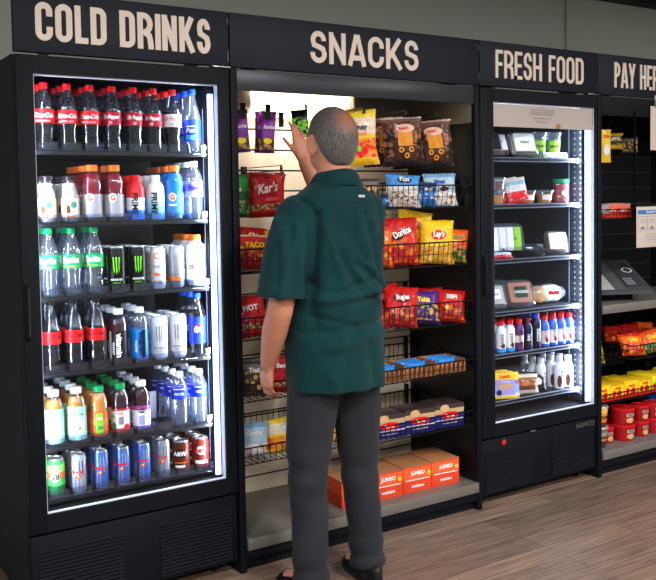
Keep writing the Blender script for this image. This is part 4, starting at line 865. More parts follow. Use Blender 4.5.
def shake(c0, cap_, txt, tm):
    r = empty('shake_bottle'); h = .155; m = MB(); n = 20
    prof = [(.021,0),(.0245,.004),(.025,.10),(.022,.118),(.013,.13),(.012,.136)]; m.lathe(prof, n); b = m.build('bottle', c0, r)
    m = MB(); m.lathe([(.0145,.133),(.0145,.153),(.012,.155)], 16); m.build('cap', cap_, r)
    m = MB(); on_cyl(m, (rot2(text_geo(txt, .022, bold=.03)[0], pi/2), text_geo(txt, .022, bold=.03)[1]), .0262, .06); m.build('lettering', tm, b, smooth=False)
    m = MB(); on_cyl(m, disc2(.011,.012), .0257, .035, .3); m.build('printed_mark', P_brown, b, smooth=False)
    return r
K1 = art('white_shake', [(0,(60,150,215)),(.16,(240,238,240)),(.6,(235,235,240))], crinkle=0); K2 = art('purple_shake', [(0,(100,40,110)),(.3,(235,225,235)),(.55,(90,35,100))], crinkle=0)
K3 = mat('navy_bottle', (22,24,60), .3, coat=.4); K4 = art('blue_white_shake', [(0,(60,100,205)),(.12,(225,230,245)),(.6,(70,110,215))], crinkle=0)
kk = [('white shake bottle with blue foot', shake(K1, C_red, 'SHAKE', P_brown)), ('purple shake bottle with red cap', shake(K2, C_red, 'SHAKE', P_brown)), ('navy drink bottle with dark cap', shake(K3, mat('wine_cap',(120,30,60),.4), 'BAI', M_white)), ('navy drink bottle with blue cap', shake(K3, C_blue, 'CORE', M_white)), ('blue and white milk bottle with red cap', shake(K4, C_red, 'MILK', P_red))]
seq = [0,0,1,2,3,4,4,4,4]; first = set()
for j, q in enumerate(seq):
    for k in range(3):
        o = dup(kk[q][1]) if q in first else kk[q][1]; first.add(q)
        if q == 3 and k == 0: o.scale = (1,1,1.12)
        lay(o, 2.285+.0595*j, .112+.052*k, z, f"{kk[q][0]}, {ORD[j]} column of fifth shelf, {DEP[k]}", 'bottle', rz=R.uniform(-35,-10)); o['group'] = 'bottles on the fifth food shelf'
z = FZs[5]+.001
B_lun = art('yellow_lunch_box', [(0,(235,190,50)),(.1,(225,225,235)),(.2,(150,175,225)),(.55,(160,110,160)),(.7,(240,205,50))], crinkle=0)
for k in range(3):
    o = carton(.145,.03,.125,B_lun,name='lunch_box',deco=[T('Lunch',.024,.108,P_red,bold=.04), Rr(.10,.075,.055,mat('pale_violet_panel',(165,150,205),.4)), E_(.038,.012,.06,F_bread), E_(.014,.014,.03,P_navy,-.035), T('Turkey',.018,.08,M_white)]); lay(o, 2.305+.0*k, .10+.038*k, z, f"yellow lunch kit box at the left of the bottom shelf, {['front','middle','rear'][k]}", 'lunch box', rx=-7, rz=-20)
B_wrapb = art('tan_burrito_wrap', [(0,(215,200,180)),(.3,(190,140,90)),(.6,(150,95,60)),(.8,(225,215,200))], (.3,.7,(205,160,110),(130,80,50),40))
lay(bag(.15,.10,.035,B_wrapb,[T('Bacon',.024,.0,P_orange,bold=.03), Rr(.10,.02,-.02,P_brown)],seed=90), 2.455, .115, z, 'tan wrapped sandwich bag on the bottom shelf', 'sandwich bag', rx=-16, rz=-22)
for k in range(4):
    c_ = empty('lidded_cup'); m = MB(); m.lathe([(.030,0),(.040,.09),(.042,.092)], 24, cap=False); m.build('clear_cup', M_clam, c_); m = MB(); m.lathe([(.043,.09),(.044,.094),(.036,.112),(.024,.12),(.001,.122)], 24); m.build('dome_lid', M_clam, c_); m = MB(); m.lathe([(.027,.003),(.036,.07)], 20); m.build('contents', F_wht, c_)
    lay(c_, 2.42+.055*k, .24-.0*k, z, f"clear domed cup, {ORD[k]} from the left on the bottom shelf", 'cup')
def coffee(r_=.026, h=.165):
    r = empty('white_bottle'); m = MB(); m.lathe([(r_*.9,0),(r_,.004),(r_,.11),(r_*.85,.124),(r_*.6,.134),(r_*.6,.14)], 20); b = m.build('bottle', mat('white_bottle_plastic',(225,228,238),.3,coat=.4), r); m = MB(); m.lathe([(r_*.68,.138),(r_*.68,.162),(r_*.6,.165)], 18); m.build('cap', mat('pale_grey_cap',(205,212,225),.35), r)
    m = MB(); g = text_geo('CHAM', .024, bold=.04); on_cyl(m, (rot2(g[0], pi/2), g[1]), r_+.001, .06, .3); m.build('lettering', M_blackp, b, smooth=False); m = MB(); on_cyl(m, disc2(.012,.03), r_+.0006, .04, -.4); m.build('printed_mark', P_brown, b, smooth=False); return r
cf = coffee(); n_ = 0
for j, xx in enumerate((2.62, 2.69, 2.755)):
    for k in range(3):
        o = cf if n_ == 0 else dup(cf); n_ += 1
        lay(o, xx-(.03 if j == 0 else 0), .115+.056*k+(.03 if j == 0 else 0), z, f"white coffee bottle in {['left','middle','right'][j]} file of the bottom shelf, {DEP[k]}", 'bottle', rz=R.uniform(-30,0)); o['group'] = 'white bottles on the bottom shelf'
lay(bag(.09,.10,.03,mat('black_wrapper',(30,30,34),.3),[E_(.018,.018,0,M_white)],seed=93), 2.545, .12, z, 'small black packet with a white disc, bottom shelf', 'packet', rx=-20, rz=-24)

# ------------------------------------------------------------------ pay bay goods
GP = 'goods in the pay bay'
def lp(o, x, y, z, lab, cat, rx=0, rz=0, ry=0, g=GP): return put(o, x, y, z, lab, g, rx, rz, ry, cat)
B_ycard = art('yellow_card', [(0,(235,190,30)),(.5,(245,210,60)),(.8,(235,185,30))], crinkle=0)
peg2 = lambda x, z, y0, lab: peg(x, z, y0, lab, M_blackp)
lp(bag(.065,.175,.012,B_ycard,[T('GUM',.018,.05,P_red,bold=.04), E_(.02,.03,-.02,M_white)],seed=100), 3.085, .15, 1.668, 'yellow packet hanging beside the food cooler', 'packet', rz=-20); peg2(3.085, 1.850, .13, 'peg hook with the yellow packet in the pay bay')
lp(bag(.10,.09,.03,art('black_yellow_packet',[(0,(235,180,40)),(.3,(40,35,30)),(.8,(235,190,40))],(.25,.75,(245,215,120),(40,30,30),60)),[T('JACK',.024,.01,M_white,bold=.04)],seed=101), 3.24, .22, 1.745, 'black and yellow packet hanging in the pay bay', 'packet', rz=-24); peg2(3.24, 1.845, .20, 'peg hook with the black and yellow packet')
lp(bag(.10,.09,.03,B_mix,[],seed=102), 3.42, .26, 1.73, 'dim tan packet hanging deep in the pay bay', 'packet', rz=-24); peg2(3.42, 1.83, .24, 'peg hook with the dim tan packet')
basket(2.90, 3.42, .06, .47, 1.368, .05, .07, 'upper wire basket in the pay bay', 'wire baskets of the pay bay')
B_rp = art('red_striped_packet', [(0,(225,60,35)),(.25,(200,40,30)),(.4,(235,80,45)),(.8,(180,120,110))], crinkle=.2)
for k in range(5): lp(bag(.085,.078,.02,B_rp if k else art('grey_red_packet',[(0,(200,50,40)),(.35,(150,140,140)),(.9,(120,110,110))]),[T('BBQ',.02,.0,M_white,bold=.05)],seed=103+k), 3.0+.042*k, .09+.01*(k % 2), 1.372, f"red snack packet, {ORD[k]} from the left in the upper pay bay basket", 'packet', rx=-8, rz=-22)
def notice(x0, x1, z0, z1, y, body, name='paper_notice'):
    r = empty(name, ((x0+x1)/2, y, z0)); m = MB(); n = 8
    m.bbox(x0, x1, y, y+.0012, z0, z1, .0004); m.build('sheet', mat('warm_paper', (196,184,176), .6), r); w = x1-x0
    if body:
        m = MB(); m.box(x0+.012, x1-.012, y-.0005, y, z1-.040, z1-.018); b = m.build('heading_band', mat('notice_blue', (45,110,180), .5), r, smooth=False)
        m = MB(); vs, fs = text_geo('Scan & Pay Here', .015, bold=.02); m.add([((x0+x1)/2+x, y-.0009, z1-.029+yy) for x, yy in vs], fs); m.build('lettering', M_white, b, smooth=False)
        m = MB()
        for k in range(3):
            a = x0+.014+k*(w-.028)/3; q = (w-.028)/3-.006
            for (xa, xb, za, zb) in ((a,a+q,z1-.052,z1-.05),(a,a+q,z1-.125,z1-.123),(a,a+.0015,z1-.125,z1-.05),(a+q-.0015,a+q,z1-.125,z1-.05)): m.box(xa, xb, y-.0005, y, za, zb)
            m.add([(a+q*.2,y-.0005,z1-.118),(a+q*.8,y-.0005,z1-.118),(a+q*.5,y-.0005,z1-.100)],[(0,1,2)])
            for j in range(3): m.box(a+q*.2, a+q*.8, y-.0005, y, z1-.068-.008*j, z1-.066-.008*j)
        m.build('printed_diagrams', mat('slate_print', (95,110,130), .5), r, smooth=False)
        m = MB()
        for t, zz in (('1 Scan each item', z0+.07), ('2 Tap or swipe your card', z0+.055), ('3 Take your receipt', z0+.04)):
            vs, fs = text_geo(t, .011); m.add([((x0+x1)/2-.01+x, y-.0009, zz+yy) for x, yy in vs], fs)
        m.build('printed_lines', P_gray, r, smooth=False)
    return r
tag(notice(3.135, 3.39, 1.215, 1.43, -.012, True), 'white printed instruction notice with blue heading in the pay bay', 'notice')
pp_ = notice(3.255, 3.46, 1.728, 1.96, -.0055, False); tag(pp_, 'plain pale paper sheet hanging below the PAY HERE sign', 'paper sheet')
m = MB(); m.bbox(3.10, 3.44, -.009, -.004, 1.43, 1.445, .001); m.bbox(3.10, 3.13, -.009, .0, 1.425, 1.45, .001)
for xx in (3.13, 3.41): m.box(xx, xx+.0025, -.008, .004, 1.44, 1.93)
m.build('holder', M_wire, [o for o in COL.objects if o.name == 'paper_notice'][0])
m = MB(); m.bbox(3.29, 3.42, -.006, -.0003, 1.95, 2.02, .001); m.build('clip', M_steel, pp_)
# checkout terminal
k_ = empty('checkout_terminal', (3.13, .2, .926), label='sloping checkout terminal with steel scanner plate on the shelf', cat='checkout terminal')
def slope(m, x0, x1, y0, y1, z0, z1, t, b=.002): # plate rising to the back
    L_ = sqrt((y1-y0)**2+(z1-z0)**2); M_ = Matrix.Translation((0, y0, z0)) @ Matrix.Rotation(math.atan2(z1-z0, y1-y0), 4, 'X'); m.bbox(x0, x1, 0, L_, -t, 0, b, M=M_)
M_ks = mat('dark_grey_plastic', (70,70,76), .45)
m = MB(); m.add([(2.90,.03,.966),(3.31,.03,.966),(3.31,.34,1.09),(2.90,.34,1.09),(2.90,.03,.984),(3.31,.03,.984),(3.31,.34,1.125),(2.90,.34,1.125)],[(3,2,1,0),(0,1,5,4),(1,2,6,5),(2,3,7,6),(3,0,4,7),(4,5,6,7)]); m.build('housing', M_ks, k_, smooth=False)
m = MB(); m.box(2.95,3.25,.14,.30,.9265,1.02); m.build('stand', M_black, k_, smooth=False)
m = MB(); slope(m, 2.905, 3.10, .045, .325, .994, 1.1205, .003, .001); m.build('scanner_plate', mat('polished_steel', (200,202,196), .3, metal=.35), k_)
m = MB(); slope(m, 3.105, 3.165, .045, .325, .994, 1.1205, .003, .001); m.build('scanner_window', mat('grey_green_glass', (120,128,130), .12, metal=.6), k_)
m = MB(); slope(m, 3.18, 3.295, .06, .32, 1.004, 1.121, .014, .004); kp = m.build('card_reader', mat('charcoal_plastic', (58,58,64), .35), k_)
m = MB()
for i in range(3):
    for j in range(3): slope(m, 3.19+i*.018, 3.204+i*.018, .08+.024*j, .096+.024*j, 1.015+.0108*j, 1.0222+.0108*j, .003, .001)
m.build('keypad', P_gray, kp)
m = MB(); g = ring2(.022,.029,0,360,20); m.add([(3.255+x, .22+y*.9, 1.0785+y*.405) for x, y in g[0]], g[1]); m.build('contactless_ring', mat('light_grey_print', (205,205,210), .4), kp, smooth=False)
k_.location = (3.175, .215, .926); k_.rotation_euler = (0, 0, radians(-24))
o = carton(.13,.05,.075,mat('red_gloss_box',(190,22,32),.3,coat=.4),name='red_box',deco=[Rr(.07,.022,.04,M_blackp), T('GIFT',.018,.04,M_white,bold=.03)]); lp(o, 3.10, .40, 1.122-.195, 'small red box standing behind the checkout terminal', 'box', rz=-14); o.scale = (1,1,3.85)
# lower pay baskets
basket(2.895, 3.155, .05, .47, .60, .06, .09, 'wire basket of yellow packets in the pay bay', 'wire baskets of the pay bay'); basket(3.17, 3.86, .035, .47, .61, .075, .10, 'wide wire basket of orange bags in the pay bay', 'wire baskets of the pay bay')
basket(2.895, 3.86, .03, .47, .402, .05, .07, 'long lowest wire basket of yellow candy boxes in the pay bay', 'wire baskets of the pay bay')
B_yg = art('yellow_black_packet', [(0,(215,190,40)),(.4,(60,60,20)),(.5,(225,205,60)),(.85,(120,130,30))], (.1,.8,(235,215,70),(60,70,20),60))
for k in range(4): lp(bag(.10,.12,.04,B_yg,[T('SOUR',.02,.02,M_blackp,bold=.04)],seed=110+k), 2.96+.06*(k % 3), .10+.055*k, .606, f"yellow and black packet, {ORD[k]} from the front in the left pay basket", 'packet', rx=-18, rz=-20)
for k in range(7): lp(bag(.15,.12,.05,[B_orr,B_dor,B_ora][k % 3],[T('Chips',.028,.02,P_yellow,bold=.04)],seed=115+k), 3.26+.09*k, .10+.07*(k % 2), .618, f"orange and red chip bag, {ORD[k]} from the left in the wide pay basket", 'snack bag', rx=-30, rz=-22, ry=R.uniform(-12,12))
for k in range(3): lp(bag(.15,.11,.05,[B_dor,B_redn,B_orr][k],[],seed=123+k), 3.33+.13*k, .27, .66, f"red bag at the back of the wide pay basket, {ORD[k]} from the left", 'snack bag', rx=-40, rz=-20)
B_yc = art('yellow_candy_box', [(0,(230,40,35)),(.25,(245,205,35)),(.85,(240,195,30))], crinkle=0)
for k in range(8):
    o = carton(.105,.17,.075 if k % 2 else .088,[B_yc,art('lime_candy_box',[(0,(200,40,40)),(.2,(190,215,40)),(.85,(240,215,40))],crinkle=0)][k // 4],name='candy_box',deco=[E_(.016,.016,.035,P_red,-.03), E_(.016,.016,.035,P_red if k < 4 else P_lgreen,.012), T('candy',.02,.062,P_red,bold=.04)]); lp(o, 2.965+.112*k, .06, .406, f"yellow candy box, {ORD[k]} from the left in the lowest pay basket", 'candy box', rz=R.uniform(-4,2))
def tub(rt, h, m1=None):
    r = empty('food_tub'); rb_ = rt*.88; m = MB(); m.lathe([(rb_*.95,0),(rb_,.003),(rt*.98,h-.012)], 28); b = m.build('tub', m1 or mat('tub_red',(165,20,28),.3,coat=.3), r)
    m = MB(); m.lathe([(rt,h-.014),(rt*1.04,h-.012),(rt*1.04,h-.002),(rt,h),(rt*.9,h),(rt*.88,h-.003),(.001,h-.003)], 28); m.build('lid', mat('lid_red',(196,26,34),.3,coat=.3), r)
    m = MB(); on_cyl(m, rect2(rt*.8,h*.18), rt+.001, h*.62, .35); lb = m.build('label', mat('grey_tub_label',(185,175,168),.5), b, smooth=False)
    m = MB(); on_cyl(m, disc2(rt*.40,h*.16), rt*.97, h*.30, .35); m.build('printed_mark', F_bread, b, smooth=False)
    m = MB(); on_cyl(m, text_geo('SOUP', h*.15, bold=.05), rt+.0018, h*.62, .35); m.build('lettering', M_blackp, lb, smooth=False)
    return r
t1 = tub(.064, .088); t2 = tub(.050, .085)
zb = .173
spots = [(t1, 3.165, .10, 0, 'large red tub on the bottom deck'), (t1, 3.162, .10, 1, 'large red tub stacked on the large tub'), (t2, 3.04, .12, 0, 'small red tub left of the large tubs'), (t2, 3.305, .10, 0, 'small red tub just right of the large tubs'), (t2, 3.305, .10, 1, 'small red tub stacked just right of the large tubs'), (t2, 3.415, .10, 0, 'outer small red tub on the bottom deck'), (t2, 3.412, .10, 1, 'outer small red tub, stacked one'), (t2, 3.30, .22, 0, 'small red tub behind the small pair'), (t1, 3.165, .26, 0, 'large red tub behind the front large tub')]
sn = set()
for pr, x, y, lv, lab in spots:
    o = dup(pr) if pr.name in sn else pr; sn.add(pr.name)
    lp(o, x, y, zb+lv*(.0885 if pr is t1 else .0855), lab, 'tub', rz=R.uniform(-30,-18), g='red tubs on the pay bay deck')
B_nood = art('orange_noodle_cup', [(0,(60,55,60)),(.25,(220,110,50)),(.45,(225,140,70)),(.75,(230,190,60)),(.92,(200,180,170))], crinkle=0)
def ncup(mt):
    r = empty('noodle_cup'); m = MB(); m.lathe([(.034,0),(.036,.002),(.047,.103)], 26); b = m.build('cup', mt, r); m = MB(); m.lathe([(.049,.101),(.050,.105),(.048,.108),(.001,.108)], 26); m.build('lid', mat('foil_lid',(200,185,170),.3,metal=.4), r)
    m = MB(); on_cyl(m, text_geo('NOODLE',.018,bold=.05,shear=.2,sx=.8), .0435, .055, .3); m.build('lettering', M_blackp, b, smooth=False); return r
lp(ncup(art('dark_noodle_cup', [(0,(50,50,45)),(.35,(215,120,60)),(.5,(150,145,145)),(.8,(110,105,105))], crinkle=0)), 2.945, .075, zb, 'dark noodle cup at the left end of the bottom deck', 'noodle cup', rz=-20)
lp(ncup(B_nood), 2.945, .075, zb+.1085, 'orange noodle cup stacked on the dark noodle cup', 'noodle cup', rz=-20)
B_bl = art('royal_blue_bag', [(0,(25,60,170)),(.2,(40,90,215)),(.8,(25,65,180))], crinkle=.5)
for k in range(3): lp(bag(.16,.19,.06,B_bl,[T('Cookies',.028,.02,M_white,bold=.04)],seed=130+k), 3.555+.12*k, .12+.05*(k % 2), zb, f"royal blue bag right of the red tubs, {ORD[k]} from the left", 'snack bag', rx=-10, rz=-22)
#@@PART3
# ------------------------------------------------------------------ the man
from mathutils.bvhtree import BVHTree
MO = V((1.05, -.30, 0))
def remesh(m, voxel, smooth_n=6, fac=.5):
    me = bpy.data.meshes.new('t'); me.from_pydata([V(v) for v in m.v], [], m.f); o = bpy.data.objects.new('t', me); COL.objects.link(o)
    a = o.modifiers.new('r', 'REMESH'); a.mode = 'VOXEL'; a.voxel_size = voxel; a.adaptivity = 0
    b = o.modifiers.new('s', 'SMOOTH'); b.factor = fac; b.iterations = smooth_n
    bpy.context.view_layer.update(); ev = o.evaluated_get(bpy.context.evaluated_depsgraph_get())
    out = bpy.data.meshes.new_from_object(ev); bpy.data.objects.remove(o); return out
def ell(m, c, rx, ry, rz, M=None, n=20):
    bm = bmesh.new(); bmesh.ops.create_uvsphere(bm, u_segments=n, v_segments=n//2+2, radius=1)
    m.bm(bm, None, Matrix.Translation(c) @ (M or Matrix.Identity(4)) @ Matrix.Diagonal((rx, ry, rz, 1)))
def caps(m, pts, rs, n=14, flat=False, squash=None):
    """swept tapered limb with round ends"""
    P = [V(p) for p in pts]; PP_ = []; RR = []
    # spline through the joints
    for i in range(len(P)-1):
        for t in (0, .25, .5, .75):
            p0 = P[max(0, i-1)]; p1 = P[i]; p2 = P[i+1]; p3 = P[min(len(P)-1, i+2)]
            PP_.append(.5*((2*p1)+(-p0+p2)*t+(2*p0-5*p1+4*p2-p3)*t*t+(-p0+3*p1-3*p2+p3)*t**3)); RR.append(rs[i]+(rs[i+1]-rs[i])*t)
    PP_.append(P[-1]); RR.append(rs[-1])
    m.tube(PP_, RR, n)
    if not flat: ell(m, P[0], rs[0], rs[0], rs[0]); ell(m, P[-1], rs[-1], rs[-1], rs[-1])
def loft(m, rings, n=32, pw=2.3):
    """rings: (cx, cy, z, rx, ry)"""
    vs = []; fs = []
    for cx_, cy_, z, rx, ry in rings:
        for k in range(n):
            a = 2*pi*k/n; c, s_ = cos(a), sin(a); q = (abs(c)**pw+abs(s_)**pw)**(-1/pw); vs.append((MO.x+cx_+rx*c*q, MO.y+cy_+ry*s_*q, z))
    L_ = len(rings)
    for j in range(L_-1):
        for k in range(n): fs.append((j*n+k, j*n+(k+1) % n, (j+1)*n+(k+1) % n, (j+1)*n+k))
    fs += [tuple(range(n-1, -1, -1)), tuple(range((L_-1)*n, L_*n))]
    m.add(vs, fs)
def finger(m, base, d, curl, ls, r, angs):
    d = V(d).normalized(); c = V(curl).normalized(); ax = d.cross(c).normalized(); p = V(base); pts = [p-d*.012, p.copy()]
    for L_, a in zip(ls, angs): d = Matrix.Rotation(radians(a), 3, ax) @ d; p = p+d*L_; pts.append(p.copy())
    for i in range(len(pts)-1):
        ra = r*(1-.07*i); rb_ = r*(1-.07*(i+1)); m.tube([pts[i], pts[i+1]], [ra, rb_], 10); ell(m, pts[i+1], rb_, rb_, rb_, n=12)
    return p, d
def hand(m, wrist, up, back, side, curls, spread=(-.03, .0, .04, .09), thumb=None):
    """up: towards the fingers, back: out of the back of the hand, side: towards the thumb"""
    up, back, side = V(up).normalized(), V(back).normalized(), V(side).normalized(); w = V(wrist)
    for k, (o, L_) in enumerate(((.030,.088), (.010,.090), (-.010,.084), (-.029,.076))):
        b = w+up*.012+side*o*.55; kn = w+up*L_+side*o
        m.tube([b, (b+kn)/2, kn], [.0145, .0145, .0115], 10); ell(m, kn, .0115, .0115, .0115, n=12)
    ell(m, w+up*.004, .026, .018, .02)
    for k, (o, L_, ls, r) in enumerate(((.030,.088,(.040,.025,.020),.0088), (.010,.090,(.044,.028,.021),.0090), (-.010,.084,(.041,.026,.020),.0086), (-.029,.076,(.032,.020,.018),.0076))):
        finger(m, w+up*L_+side*o, up-side*spread[k], -back, ls, r, curls[k])
    tb = w+up*.022+side*.026-back*.006
    m.tube([w+up*.012+side*.012, tb], [.015, .0145], 10)
    th = thumb or (up*.55+side*.8-back*.25)
    finger(m, tb, th, -back+up*.3, (.040,.030,.024), .0105, (0, 12, 16))
SK = mat('skin', (186,124,98), .5, spec=.4, bump=.15, bscale=120)
LS = [(-.165,0,1.43), (-.215,-.02,1.30), (-.238,-.03,1.135), (-.236,.03,1.02), (-.225,.10,.895)]
RS = [(.165,.0,1.43), (.21,.13,1.415), (.215,.265,1.365), (.165,.315,1.50), (.105,.355,1.645)]
W_ = lambda p: V(p)+MO
m = MB()
HC = V((.008, .005, 1.722))
ell(m, W_(HC), .085, .107, .107); ell(m, W_((.008,.045,1.655)), .062, .068, .066); ell(m, W_((.008,.075,1.622)), .030, .030, .024)
m.tube([W_((.005,-.015,1.48)), W_((.006,-.006,1.57)), W_((.008,.0,1.66))], [.074, .063, .066], 18)
ell(m, W_((.008,.108,1.682)), .013, .017, .022); m.tube([W_((.008,.100,1.715)), W_((.008,.118,1.685))], [.007,.011], 8); ell(m, W_((.008,.097,1.72)), .045, .014, .010); ell(m, W_((.008,.104,1.645)), .024, .012, .009)
for s_ in (-1, 1):   # ears
    e = W_(HC)+V((s_*.087, .004, -.032)); Mr = Matrix.Rotation(s_*radians(-18), 4, 'Z') @ Matrix.Rotation(radians(-10), 4, 'X')
    m.tube([e+Mr.to_3x3() @ V((s_*.004, .017*cos(a), .030*sin(a)+(.004 if sin(a) > 0 else 0))) for a in [2*pi*k/14 for k in range(14)]], .0052, 8, closed=True)
    ell(m, e, .006, .015, .026, Mr); ell(m, e+V((0,.006,-.026)), .006, .009, .010)
loft(m, [(0,0.01,.86,.135,.095), (0,.01,.95,.14,.10), (0,.01,1.15,.125,.09), (0,.01,1.35,.14,.085), (0,.0,1.44,.14,.075), (.003,-.005,1.50,.085,.06)])
caps(m, [W_(p) for p in LS], [.046,.046,.047,.047,.030]); caps(m, [W_(p) for p in RS], [.046,.046,.046,.045,.030])
for s_ in (-1, 1): caps(m, [W_((s_*.095,0,.90)), W_((s_*.115,.01,.50)), W_((s_*.125,-.015,.12))], [.085,.056,.042]); 
for s_ in (-1, 1): m.tube([W_((s_*.125,-.03,.075)), W_((s_*.145,.13,.065))], [.034,.03], 10)
hand(m, W_((.104,.358,1.650)), (-.10,.10,1), (-.28,-.95,.08), (-.95,.25,.12), ((8,22,18), (12,30,24), (20,36,28), (26,40,30)), thumb=V((-.62,.10,.78)))
hand(m, W_((-.225,.102,.892)), (.05,.28,-1), (-.95,.0,-.1), (0,.95,.25), ((18,26,18), (22,30,20), (26,32,22), (28,34,24)))

me = remesh(m, .0062, 5)
me.name = 'person'; me.materials.append(SK)
for p in me.polygons: p.use_smooth = True
def rel(me_): me_.transform(Matrix.Translation(-V((MO.x, MO.y, FZ))))
rel(me); person = bpy.data.objects.new('person', me); COL.objects.link(person); person.location = (MO.x, MO.y, FZ); ORG[person.name] = V((MO.x, MO.y, FZ))
tag(person, 'grey-haired man in dark green short-sleeved shirt reaching up to a hanging packet', 'person')
def child_mesh(name, me_, mt):
    me_.materials.clear(); me_.materials.append(mt); me_.name = name
    for p in me_.polygons: p.use_smooth = True
    rel(me_); o = bpy.data.objects.new(name, me_); COL.objects.link(o); o.parent = person; ORG[o.name] = ORG['person']; return o
def segd(p, a, b):
    ab = b-a; t = max(0, min(1, (p-a).dot(ab)/ab.length_squared)); return (p-(a+ab*t)).length
# shirt
m = MB()
loft(m, [(.004,-.004,.80,.188,.150), (.005,0,.90,.190,.155), (.008,.012,1.0,.186,.160), (.010,.012,1.12,.184,.158), (.010,.004,1.24,.188,.148), (.008,-.004,1.34,.197,.140), (.006,-.010,1.42,.197,.128), (.004,-.014,1.475,.180,.112), (.004,-.016,1.515,.145,.098), (.004,-.014,1.545,.105,.086), (.004,-.012,1.568,.080,.076)], 40)
SL = [(-.150,-.005,1.435), (-.198,-.018,1.36), (-.230,-.028,1.24), (-.245,-.032,1.148)]
SR = [(.150,-.0,1.44), (.185,.07,1.43), (.208,.15,1.405), (.216,.22,1.385)]
caps(m, [W_(p) for p in SL], [.072,.076,.080,.084], 20, flat=True); ell(m, W_(SL[0]), .078, .078, .076)
caps(m, [W_(p) for p in SR], [.074,.074,.074,.076], 20, flat=True); ell(m, W_(SR[0]), .080, .080, .078)
sh = remesh(m, .0065, 5)
FO = [  # folds in the cloth: start, end, width, height (negative = crease)
 ((-.135,-.125,1.44), (-.150,-.135,1.20), .016, -.017), ((-.150,-.12,1.20), (-.145,-.13,1.05), .02, -.012),
 ((-.165,-.05,1.50), (-.13,-.118,1.45), .012, -.007), ((.15,-.08,1.50), (.165,-.11,1.30), .014, -.009),
 ((-.10,-.145,1.16), (.10,-.165,1.21), .014, -.008), ((-.12,-.15,1.135), (.15,-.13,1.165), .016, .009), ((-.02,-.15,1.12), (.17,-.09,1.15), .012, -.007),
 ((.02,-.14,1.28), (.17,-.08,1.17), .013, .008), ((.04,-.14,1.25), (.17,-.09,1.13), .010, -.006), ((.09,-.13,1.42), (.14,-.12,1.20), .014, .006), ((.06,-.13,1.44), (.11,-.13,1.22), .012, -.005),
 ((-.11,-.12,1.40), (-.02,-.15,1.12), .016, .005), ((-.04,-.13,1.40), (.05,-.15,1.27), .02, -.004),
 ((-.25,-.08,1.42), (-.285,-.085,1.16), .016, .006), ((-.22,-.10,1.40), (-.24,-.11,1.18), .014, -.006), ((-.20,-.10,1.30), (-.19,-.10,1.16), .012, .006),
 ((-.16,-.13,1.02), (.16,-.12,1.05), .014, -.007), ((-.10,-.15,.97), (.14,-.14,1.00), .02, .009), ((-.15,-.14,1.08), (.0,-.16,1.04), .012, -.006),
 ((.02,-.14,1.44), (.10,-.14,1.16), .022, .007), ((-.06,-.15,1.30), (.04,-.16,1.14), .014, -.006), ((.0,-.15,1.24), (.12,-.14,1.12), .010, .007), ((.12,-.12,1.36), (.155,-.11,1.10), .010, -.007), ((-.13,-.13,1.14), (-.03,-.16,1.19), .010, .007), ((-.27,-.10,1.34), (-.29,-.08,1.20), .010, -.006), ((-.20,-.115,1.40), (-.26,-.115,1.24), .012, .006),
 ((-.185,-.08,1.472), (.175,-.085,1.478), .006, -.0035), ((-.10,-.13,.86), (-.05,-.15,1.0), .02, .007), ((.08,-.14,.84), (.05,-.15,.98), .018, -.006)]
FO = [(W_(a), W_(b), w, d) for a, b, w, d in FO]
bm = bmesh.new(); bm.from_mesh(sh); bm.normal_update()
ax = (V(SL[3])-V(SL[2])).normalized(); axr = (V(SR[3])-V(SR[2])).normalized()
dead = []
for f_ in bm.faces:
    c = f_.calc_center_median()-MO; n = f_.normal
    if (c-V(SL[3])).dot(ax) > -.006 and n.dot(ax) > .75 and c.z < 1.2: dead.append(f_)
    elif (c-V(SR[3])).dot(axr) > -.006 and n.dot(axr) > .75 and c.y > .15: dead.append(f_)
    elif n.z < -.75 and c.z < .82: dead.append(f_)
mv = {}
for v in bm.verts:
    d = 0
    for a, b, w, h_ in FO:
        q = segd(v.co, a, b)
        if v.normal.y < -.1: ab = V((b.x-a.x, b.z-a.z)); pa = V((v.co.x-a.x, v.co.z-a.z)); t_ = max(0, min(1, pa.dot(ab)/ab.length_squared)); q = (pa-ab*t_).length
        elif v.normal.y > .2: continue
        if q < 3*w: d += 1.35*h_*exp(-(q/w)**2)
    p = v.co; d += .0045*noise.noise(p*9)+.0022*noise.noise(p*22+V((3,1,2)))
    c = p-MO
    if c.z < .95: d += .007*sin(math.atan2(c.y, c.x)*9+2)*(1-(c.z-.80)/.15)*.6
    mv[v] = v.normal*d
for v, d in mv.items(): v.co += d
bmesh.ops.delete(bm, geom=dead, context='FACES'); bm.to_mesh(sh); bm.free()
def cloth(name, c1_, c2_, sc=700):
    mt = mat(name, c1_, .85, spec=.12, bump=.35, bscale=sc); n_ = mt.node_tree; b_ = n_.nodes['Principled BSDF']; b_.inputs['Sheen Weight'].default_value = .05
    t_ = n_.nodes.new('ShaderNodeTexNoise'); t_.inputs['Scale'].default_value = 6; t_.inputs['Detail'].default_value = 5; tc_ = n_.nodes.new('ShaderNodeTexCoord'); n_.links.new(tc_.outputs['Object'], t_.inputs['Vector'])
    r_ = n_.nodes.new('ShaderNodeValToRGB'); r_.color_ramp.elements[0].position = .35; r_.color_ramp.elements[1].position = .65; r_.color_ramp.elements[0].color = (*lin(c1_), 1); r_.color_ramp.elements[1].color = (*lin(c2_), 1)
    n_.links.new(t_.outputs['Fac'], r_.inputs[0]); n_.links.new(r_.outputs[0], b_.inputs['Base Color']); return mt
M_shirt = cloth('dark_green_shirt_cloth', (9,43,47), (12,52,54))
shirt = child_mesh('shirt', sh, M_shirt)
bvh = BVHTree.FromPolygons([v.co.copy() for v in sh.vertices], [tuple(p.vertices) for p in sh.polygons])
